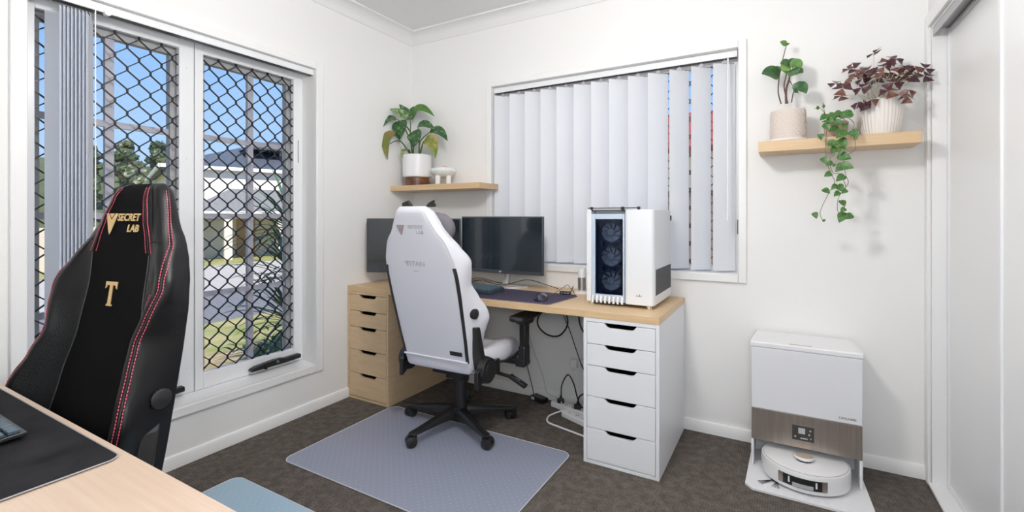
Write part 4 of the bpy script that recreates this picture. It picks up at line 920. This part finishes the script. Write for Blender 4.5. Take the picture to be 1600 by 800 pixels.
    # ---- logos
    def emblem(o,xa,sz,mat,name='emblem'):
        mb=MB(); xa=Vector(xa)
        zn=xa.cross(upv)
        f=lambda u,v,t: o+xa*(u*sz)+upv*(v*sz)+zn*t
        for P in ([(-.5,.45),(-.30,.45),(0,.12),(0,-.6),(-.12,-.42)],[(.5,.45),(.12,-.42),(0,-.6),(0,.12),(.30,.45)],[(-.22,.45),(.22,.45),(0,.22)]):
            mb.prism(P,f,0,.0012)
        return mb.build(name,mat,bk,smooth=False)
    if pal['stitch']:
        xa=Vector((-1,0,0))
        emblem(B(.062,.748,lerp_tab(NC,.748)+.0015),xa,.058,pal['gold'])
        for (s,u,h,sz) in (('SECRET',-.018,.762,.0285),('LAB',-.044,.731,.0285)):
            text_mesh('lettering',s,sz,pal['gold'],bk,frame_mtx(B(u,h,lerp_tab(NC,h)+.0015),xa,upv),.001,sx=1.08,bold=.0007,shear=.12)
        # gold letter T with serifs
        o=B(.018,.548,lerp_tab(NC,.548)+.0015); zn=xa.cross(upv); f=lambda u,v,t:o+xa*(u*.9)+upv*(v*.84)+zn*t
        mb=MB()
        for P in ([(-.008,-.036),(.008,-.036),(.008,.03),(-.008,.03)],[(-.014,-.040),(.014,-.040),(.014,-.034),(-.014,-.034)],[(-.030,.028),(.030,.028),(.030,.040),(-.030,.040)],[(-.030,.016),(-.024,.020),(-.022,.028),(-.030,.028)],[(.030,.016),(.030,.028),(.022,.028),(.024,.020)]):
            mb.prism(P,f,0,.0022)
        mb.build('letter',pal['gold'],bk,smooth=False)
    else:
        xa=Vector((1,0,0))
        emblem(B(-.070,.760,-.0065),xa,.050,pal['logo'])
        for (s,u,h,sz) in (('SECRET',.024,.772,.024),('LAB',.047,.746,.024)):
            text_mesh('lettering',s,sz,pal['logo2'],bk,frame_mtx(B(u,h,-.0065),xa,upv),.0008,sx=1.12,bold=.0003)
        text_mesh('lettering','TITAN',.037,pal['logo2'],bk,frame_mtx(B(-.018,.580,-.0065),xa,upv),.0008,sx=1.15,bold=.0004)
        text_mesh('lettering','EVO',.013,pal['logo2'],bk,frame_mtx(B(-.018,.540,-.0065),xa,upv),.0008,sx=1.2)
        # head pillow in front, with two dark ear tips showing over the top
        mb=MB(); rows=[]
        for i in range(13):
            t=-PI/2+PI*i/12; hh=.735+.078*math.sin(t); k=max(math.cos(t),.02)**.5
            rows.append([B(.165*k*math.copysign(abs(math.cos(a))**.7,math.cos(a)),hh,.115+.045*k*math.copysign(abs(math.sin(a))**.8,math.sin(a))) for a in [2*PI*j/24 for j in range(24)]])
        mb.grid(rows,True,caps=True); hp=mb.build('head_pillow',pal['pillow'],r,angle=70)
        for u,w in ((-.055,.030),(.090,.030)):
            mb=MB(); P=[(-w,0),(w,0),(w*.75,.02),(w*.25 if u<0 else w*.9,.034),(-w*.9 if u<0 else -w*.1,.022)]
            mb.prism(P,lambda a,c,t:B(u+a,.858+c,.045+t),0,.02); mb.build('ear_tip',pal['ear'],hp,bevel=.004)
    # ---- side hardware
    for sg in (-1,1):
        kx=lerp_tab(WR,.305)
        mb=MB(); c=B(sg*(kx+.010),.305,.058); e=B(sg*(kx+.032),.305,.058)
        mb.cyl(B(sg*(kx-.01),.305,.058),c,.011,n=16); mb.cyl(c,e,.0245,.0245,28); mb.cyl(e,B(sg*(kx+.035),.305,.058),.0245,.020,28); mb.obox(B(sg*(kx+.004),.278,.058),(.006,0,0),upv*.03,nv*.006)
        for q in range(20):
            a=2*PI*q/20; p0=c+upv*(.0245*math.cos(a))+nv*(.0245*math.sin(a)); p1=e+upv*(.0245*math.cos(a))+nv*(.0245*math.sin(a)); mb.tube([p0,p1],.0014,4)
        mb.build('lumbar_knob',M['black'],r,angle=40)
        # faceted cover of the backrest bracket
        mb=MB(); q0=[(.022,.265),(.102,.262),(.108,-.02),(.030,-.03)]
        inn=[B(sg*.214,h,n_) for n_,h in q0]; top=[B(sg*.249,h,n_) for n_,h in ((.050,.225),(.086,.222),(.092,.0),(.055,-.02))]
        mb.add(inn+top,[(0,1,5,4),(1,2,6,5),(2,3,7,6),(3,0,4,7),(4,5,6,7),(3,2,1,0)])
        mb.build('bracket_cover',M['blackm'],r,bevel=.002,angle=20)
        # hinge disc by the seat
        c=Vector((sg*.240,-off+.072,z0+.005)); mb=MB(); mb.cyl(c,c+Vector((sg*.040,0,0)),.070,.064,32); mb.cyl(c+Vector((sg*.040,0,0)),c+Vector((sg*.046,0,0)),.046,.040,28)
        mb.obox(c+Vector((sg*.012,.06,-.01)),(.012,0,0),(0,.07,.0),(0,.0,.038)); mb.obox(c+Vector((sg*.006,-.045,-.02)),(.012,0,0),(0,.035,.02),(0,0,.045)); mb.build('hinge_cover',M['black'],r,bevel=.003)
        # armrest: bracket, post, pad
        ax=sg*.355; ay=.105; a=empty('armrest',(0,0,0),0,r)
        mb=MB(); mb.obox((sg*.27,ay+.01,z0-.01),(.10,0,0),(0,.03,0),(0,0,.012)); mb.obox((sg*.34,ay+.0,z0-.005),(.028,0,0),(0,.034,0),(0,0,.022)); mb.build('arm_bracket',M['black'],a,bevel=.005)
        mb=MB(); mb.obox((sg*.350,ay,z0+.035),(.021,0,0),(0,.033,0),(0,0,.05)); mb.obox((sg*.352,ay,z0+.14),(.018,0,0),(0,.029,0),(0,0,.10)); mb.build('arm_post',M['black'],a,bevel=.006)
        mb=MB(); pp=rrect(ax-.047,ax+.047,ay-.125,ay+.135,.04); mb.prism(pp,UP,z0+.235,z0+.262); mb.build('arm_pad',M['blackm'],a,bevel=.009,seg=3)
        mb=MB(); mb.prism([(-.07,0),(.07,0),(.04,-.03),(-.04,-.03)][::-1],lambda u,v,t:(ax+t,ay+u,z0+.236+v),-.03,.03); mb.build('arm_pad_mount',M['black'],a,bevel=.004)
    # ---- seat
    mb=MB(); rows=[]
    ST=z0+.075
    prof=[(-.165,.02,.0),(-.16,.55,.0),(-.14,.92,.0),(-.08,1,0),(.05,1,0.0),(.16,1,.004),(.22,.97,.004),(.262,.86,-.008),(.288,.62,-.03),(.298,.30,-.055)]
    for yy,k,dz in prof:
        w=.262-(.0 if yy<.1 else .02*((yy-.1)/.2))-(.055*min(1,(-.02-yy)/.12) if yy<-.02 else 0); zb=ST-.10; zt=zb+.10*k+dz*.0; sag=.0
        top=[(-w,zb+.03*k),(-w-.004,zb+.07*k),(-w+.018,zb+.105*k+.018*k),(-w+.07,zb+.1*k+.014*k),(-w+.11,zb+.1*k-.004),(-.08,zb+.1*k-.004),(.08,zb+.1*k-.004),(w-.11,zb+.1*k-.004),(w-.07,zb+.1*k+.014*k),(w-.018,zb+.105*k+.018*k),(w+.004,zb+.07*k),(w,zb+.03*k),(w-.03,zb),(0,zb-.004),(-w+.03,zb)]
        rows.append([(u,yy,z+dz) for u,z in top])
    mb.grid(rows,True,caps=True); st=mb.build('seat',pal['shell'],r,angle=70,sub=2)
    if True:
        mb=MB(); 
        for sg in (-1,1): mb.tube(smooth_path([(sg*.155,-.13,ST+.0),(sg*.155,0,ST+.0035),(sg*.15,.17,ST+.003),(sg*.148,.25,ST-.012)],5),.0022,6)
        mb.build('seat_seam',pal['seam'],st)
    # ---- mechanism, gas lift, star base
    mb=MB(); mb.obox((0,.02,z0-.045),(.10,0,0),(0,.15,0),(0,0,.018)); mb.obox((0,.01,z0-.08),(.05,0,0),(0,.085,0),(0,0,.024)); mb.cyl((0,0,z0-.13),(0,0,z0-.09),.048,.05,24)
    mb.build('tilt_mechanism',M['black'],r,bevel=.004)
    mb=MB(); mb.tube(smooth_path([(.06,.05,z0-.06),(.20,.06,z0-.075),(.30,.07,z0-.09),(.345,.075,z0-.105)],4),.010,8); mb.obox((.330,.07,z0-.104),(.050,0,-.022),(0,.017,0),(.004,0,.008)); mb.build('tilt_lever',M['black'],r,bevel=.002)
    mb=MB(); mb.tube([(.24,-.02,z0+.012),(.285,.03,z0+.012),(.29,.12,z0+.022)],.007,8); mb.obox((.292,.13,z0+.024),(.007,0,0),(0,.045,.008),(0,0,.009)); mb.build('recline_lever',M['black'],r,bevel=.003)
    mb=MB(); mb.cyl((0,0,.10),(0,0,z0-.17),.036,.034,28); mb.cyl((0,0,z0-.175),(0,0,z0-.12),.040,.044,28); mb.cyl((0,0,.09),(0,0,.115),.042,.038,28); mb.build('gas_lift',M['black'],r)
    bs=empty('star_base',(-.018,-.004,0),base_rz-hd,r)
    mb=MB(); mb.cyl((0,0,.070),(0,0,.118),.056,.050,30); mb.cyl((0,0,.045),(0,0,.07),.03,.052,24); mb.build('hub',M['black'],bs)
    for k in range(5):
        a=2*PI*k/5; ca,sa=math.cos(a),math.sin(a); rows=[]
        for rr,hw,zt,zb in ((.035,.036,.116,.066),(.12,.029,.108,.068),(.22,.024,.092,.064),(.30,.021,.080,.062),(.330,.019,.076,.063),(.343,.010,.073,.066)):
            rows.append([(rr*ca-q*sa*hw,rr*sa+q*ca*hw,z) for q,z in ((-1,zb),(-1,(zt+zb)/2+.006),(-.62,zt),(.62,zt),(1,(zt+zb)/2+.006),(1,zb))])
        mb=MB(); mb.grid(rows,True,caps=True); mb.build('base_arm',M['black'],bs,bevel=.002)
        cs=empty('caster_wheel',(.318*ca,.318*sa,0),a+.6+k*1.3,bs); cs.name='caster_wheel'
        mb=MB(); mb.cyl((0,0,.05),(0,0,.072),.008,.008,12); mb.cyl((0,0,.060),(0,0,.068),.014,.014,14)
        for q in (-1,1): mb.cyl((.012,q*.006,.0315),(.012,q*.026,.0315),.0275,.0275,26); mb.cyl((.012,q*.026,.0315),(.012,q*.029,.0315),.0275,.021,26)
        mb.obox((.006,0,.040),(.024,0,0),(0,.0055,0),(0,0,.020))
        # the caster is one piece: fold its parts into one mesh at level two
        o=mb.build('caster',M['black'],bs,angle=40); o.location=cs.location; o.rotation_euler=cs.rotation_euler; bpy.data.objects.remove(cs)
    return r
leather=pbr('black_leather',(.007,.007,.008),.38,spec=.25,bump=('noise',420,.06))
suede=pbr('black_suede',(.0055,.0052,.0056),.95,spec=.1)
carbon=pbr('carbon_weave_leather',(.009,.010,.011),.45,spec=.25,bump=('voronoi',300,.4))
pal_b=dict(shell=leather,panel=suede,carbon=carbon,stitch=pbr('red_thread',(.72,.10,.17),.6),seam=pbr('black_piping',(.006,.006,.006),.5),piping=pbr('grey_piping',(.06,.06,.065),.5),gold=pbr('gold_thread',(.74,.52,.23),.35,metal=.45))
wl=pbr('white_knit',(.69,.69,.75),.75,sheen=.2,bump=('noise',700,.12))
pal_w=dict(shell=wl,panel=wl,carbon=wl,stitch=None,seam=pbr('white_seam',(.58,.57,.60),.7),logo=pbr('rose_grey_thread',(.34,.27,.28),.5),logo2=pbr('pale_grey_thread',(.46,.46,.48),.6),pillow=pbr('grey_pillow',(.16,.15,.17),.85),ear=pbr('charcoal_felt',(.02,.02,.018),.8))
chair(.911,-.821,.392,math.radians(1.2),math.radians(15.1),math.radians(-27),pal_w,'white gaming chair with its back to the viewer at the long desk')
chair(.884,-2.212,.420,math.radians(186.6),math.radians(8.1),math.radians(12),pal_b,'black leather gaming chair with red stitching pushed under the near desk')
# ---------------------------------------------------------------- plants
soil=pbr('potting_soil',(.035,.022,.014),.95,bump=('noise',90,1))
def R3(p,o): return Vector(p)-Vector(o)
# corner shelf plant
o=(.160,-.125,1.410); t=empty('potted_plant',o); tag(t,'green broad leaved plant in a white pot on a wooden stand, corner shelf','plant')
MB().lathe([(.083,.0),(.086,.002),(.086,.060),(.083,.062)],(0,0,0),40).build('wooden_stand',pbr('burl_wood',(.20,.075,.022),.35,noise_col=(16,(.075,.025,.010),(1,1,2))),t)
MB().lathe([(.095,.062),(.103,.068),(.105,.10),(.105,.222),(.102,.226),(.097,.222),(.096,.205),(.001,.203)],(0,0,0),48).build('pot',M['ceramic'],t)
MB().lathe([(.096,.196),(.06,.208),(.001,.206)],(0,0,0),32).build('soil',soil,t)
stem=pbr('green_stem',(.07,.13,.03),.5)
b=MB()
for s in DIEF_STEMS:
    P=[R3(p,o) for p in s]; P=smooth_path(P,5); b.tube(P,[.0060-.0032*i/len(P) for i in range(len(P))],7)
b.build('stems',stem,t)
kinds={0:leaf_mat('variegated_green',(.018,.075,.020),(.16,.28,.11),55,.50,.68),1:leaf_mat('pale_variegated',(.05,.14,.03),(.36,.46,.22),45,.42,.60),2:leaf_mat('bright_green_leaf',(.05,.16,.02),(.10,.22,.04),30,.4,.6),3:leaf_mat('fading_leaf',(.13,.17,.03),(.26,.17,.06),14,.45,.62),4:leaf_mat('yellowing_leaf',(.16,.22,.04),(.55,.33,.10),11,.42,.58),5:leaf_mat('curled_leaf',(.12,.20,.05),(.32,.36,.15),40,.4,.6)}
b=MB()
for (p,m,q,w,k) in DIEF_LEAVES:
    up=Vector((.25,-1,.55)); leaf(b,R3(p,o),R3(m,o),R3(q,o),w*1.15,up=up,fold=.2,n=10,mi=k)
b.build('leaves',[kinds[i] for i in range(6)],t,angle=70)
# right shelf: fiddle leaf cutting in a patterned pot
o=(2.512,-.105,1.550); t=empty('potted_plant',o); tag(t,'sparse upright plant with brown stems in a patterned beige pot','plant','plants on the right shelf')
MB().lathe([(.088,.0),(.094,.002),(.095,.010),(.088,.011),(.001,.009)],(-.004,-.0,0),44).build('saucer',M['ceramic'],t)
pinkish=pbr('beige_stoneware',(.66,.58,.52),.7,bump=('noise',200,.2))
b=MB().lathe([(.070,.011),(.074,.015),(.076,.05),(.076,.148),(.074,.153),(.069,.150),(.068,.136),(.001,.134)],(0,0,0),56)
pt=b.build('pot',pinkish,t)
b=MB()
for r_ in range(9):
    for k in range(22):
        a=2*PI*(k+.5*(r_%2))/22; z=.024+r_*.0135
        P=[(.0762*math.cos(a+q*.115),.0762*math.sin(a+q*.115),z+.0075*math.sin(PI*(q+1)/2)) for q in (-1,-.5,0,.5,1)]
        b.tube(P,.0016,4)
b.build('scale_relief',pbr('pale_relief',(.74,.67,.62),.7),pt)
MB().lathe([(.068,.130),(.04,.138),(.001,.137)],(0,0,0),28).build('soil',soil,t)
b=MB()
for i,s in enumerate(FIC_STEMS):
    P=smooth_path([R3(p,o) for p in s],5); r0=(.0034,.0058,.0036,.0030,.0024)[i]; b.tube(P,[r0*(1-.5*j/len(P)) for j in range(len(P))],7)
b.build('stems',pbr('brown_stem',(.11,.055,.04),.6),t)
b=MB()
for (p,m,q,w,k) in FIC_LEAVES: leaf(b,R3(p,o),R3(m,o),R3(q,o),w*1.4,up=(.1,-1,.45),fold=.2,n=8,mi=k)
b.build('leaves',[leaf_mat('deep_green_leaf',(.03,.09,.03),(.07,.15,.05),30,.4,.62),leaf_mat('mid_green_leaf',(.07,.18,.03),(.12,.25,.06),30,.4,.62),leaf_mat('fresh_green_leaf',(.12,.26,.04),(.17,.32,.07),30,.4,.62)],t,angle=70)
# trailing plant
o=(2.705,-.115,1.550); t=empty('potted_plant',o); tag(t,'trailing green vine spilling over the front of the right shelf','plant','plants on the right shelf')
MB().lathe([(.034,0),(.042,.004),(.050,.075),(.047,.078),(.044,.066),(.001,.064)],(0,0,0),36).build('pot',pbr('dusty_pink_pot',(.50,.34,.29),.7),t)
MB().lathe([(.044,.062),(.02,.070),(.001,.070)],(0,0,0),24).build('soil',soil,t)
b=MB()
for s in VINE_STEMS: b.tube(smooth_path([R3(p,o) for p in s],5),.0013,6)
b.build('vines',pbr('vine_stem',(.16,.13,.07),.6),t)
b=MB(); rv_=random.Random(11)
for (x,y,z,s) in VINE_LEAVES:
    c=R3((x,y,z),o); a=rv_.uniform(-1.2,1.2); d=Vector((math.sin(a),-.25+rv_.uniform(-.2,.1),-math.cos(a)*.8)).normalized()
    if s<.016: d=Vector((math.sin(a),-.1,.8)).normalized()
    s*=1.22; leaf(b,c-d*s*.5,c+Vector((0,-.003,.002)),c+d*s*.5,s*.80,up=(rv_.uniform(-.3,.3),-1,.35),fold=.14,n=8,shape='ovate')
for k in range(16):
    a=2*PI*k/16+rv_.uniform(-.2,.2); rr=rv_.uniform(.012,.045); c=Vector((rr*math.cos(a),rr*math.sin(a)-.005,.082+rv_.uniform(-.006,.03))); d=Vector((math.cos(a),math.sin(a),rv_.uniform(-.5,.3))).normalized(); s=rv_.uniform(.030,.044); leaf(b,c-d*s*.4,c+Vector((0,0,.004)),c+d*s*.6,s*.80,up=(0,-.6,.8),fold=.12,n=7,shape='ovate')
b.build('leaves',leaf_mat('silver_fleck_leaf',(.035,.12,.020),(.14,.25,.065),150,.50,.68),t,angle=70)
# purple shamrock in the ribbed white pot
o=(2.872,-.108,1.550); t=empty('potted_plant',o); tag(t,'purple shamrock with triangular leaves in a ribbed white pot','plant','plants on the right shelf')
MB().lathe([(.062,0),(.066,.003),(.076,.05),(.082,.10),(.083,.150),(.081,.158),(.076,.156),(.075,.143),(.001,.141)],(0,0,0),180,ribs=36,ribd=.014).build('pot',pbr('white_stoneware',(.78,.74,.70),.5),t)
MB().lathe([(.074,.138),(.03,.148),(.001,.147)],(0,0,0),28).build('soil',soil,t)
ro=random.Random(5); st=MB(); b=MB()
for i,p in enumerate(OX_PTS):
    c=R3(p,o); a=ro.uniform(0,2*PI); b0=Vector((.05*math.cos(a)*ro.random()+c.x*.15,.045*math.sin(a)*ro.random(),.146))
    mid=(b0*.5+c*.5)+Vector((0,0,.022)); st.tube(smooth_path([b0,mid,c],5),.0010,5)
    out=(c-Vector((0,0,.17))); out.z=0; out=out.normalized() if out.length>.01 else Vector((0,-1,0))
    nz=(Vector((0,0,.8))+out*ro.uniform(.1,.7)+Vector((ro.uniform(-.3,.2),ro.uniform(-1.3,-.2),0))).normalized()
    e1=nz.orthogonal().normalized(); e2=nz.cross(e1); a0=ro.uniform(0,2*PI); s=ro.uniform(.027,.037)
    dr=ro.uniform(-.55,.1) if i not in (29,30,15,16,17) else -.8
    for k in range(3):
        q=a0+2*PI*k/3; d=(e1*math.cos(q)+e2*math.sin(q))+nz*dr; d.normalize(); sd=d.cross(nz).normalized(); m=1 if ro.random()<.3 else 0
        p1=c+d*s*1.0+sd*s*.68; p2=c+d*s*1.0-sd*s*.68; pm=c+d*s*.92-nz*s*.10; p1b=c+d*s*.5+sd*s*.42; p2b=c+d*s*.5-sd*s*.42; pmb=c+d*s*.46-nz*s*.10
        b.add([c,p1b,pmb,p2b,p1,pm,p2],[(0,1,2),(0,2,3),(1,4,5,2),(3,2,5,6)],m)
st.build('stalks',pbr('pale_stalk',(.55,.50,.34),.6),t)
b.build('leaves',[leaf_mat('purple_leaf',(.040,.010,.018),(.085,.022,.030),60,.4,.65),leaf_mat('bronze_leaf',(.15,.055,.03),(.09,.025,.025),60,.4,.65)],t,smooth=False)
# ---------------------------------------------------------------- sky, sun, camera
w=bpy.data.worlds.new('sky'); scene.world=w; w.use_nodes=True; nt=w.node_tree; nt.nodes.clear(); N=nt.nodes; L=nt.links
out=N.new('ShaderNodeOutputWorld'); bg=N.new('ShaderNodeBackground'); tc=N.new('ShaderNodeTexCoord'); sp=N.new('ShaderNodeSeparateXYZ'); rp=N.new('ShaderNodeValToRGB')
L.new(tc.outputs['Generated'],sp.inputs[0]); L.new(sp.outputs['Z'],rp.inputs[0]); L.new(rp.outputs[0],bg.inputs[0]); L.new(bg.outputs[0],out.inputs[0])
e=rp.color_ramp.elements; e[0].position=0.0; e[0].color=(.55,.72,.92,1); e[1].position=.5; e[1].color=(.20,.40,.86,1)
q=e.new(.12); q.color=(.42,.64,.95,1); q=e.new(.28); q.color=(.28,.52,.93,1)
bg.inputs[1].default_value=1.1
s=bpy.data.lights.new('sun','SUN'); s.energy=6.0; s.angle=.01; s.color=(1,.93,.82)
so=bpy.data.objects.new('sun',s); COL.objects.link(so); so.rotation_euler=Vector((-.60,.34,-.72)).to_track_quat('-Z','Y').to_euler(); so.location=(6,-6,12)
cam=bpy.data.cameras.new('camera'); co=bpy.data.objects.new('camera',cam); COL.objects.link(co)
cam.sensor_width=36; cam.lens=738.18/1600*36; cam.shift_y=-(400-338.16)/1600; cam.clip_start=.05; cam.clip_end=500
co.location=(2.495,-2.786,1.1876); co.rotation_euler=(PI/2,0,math.radians(29.918)); scene.camera=co
vs=scene.view_settings; vs.view_transform='Standard'; vs.look='None'; vs.gamma=1; vs.use_curve_mapping=False; vs.exposure=0
c=scene.cycles; c.max_bounces=10; c.diffuse_bounces=6; c.glossy_bounces=4; c.transparent_max_bounces=16; c.transmission_bounces=6
c.use_denoising=True; c.sample_clamp_indirect=4; c.caustics_reflective=False; c.caustics_refractive=False
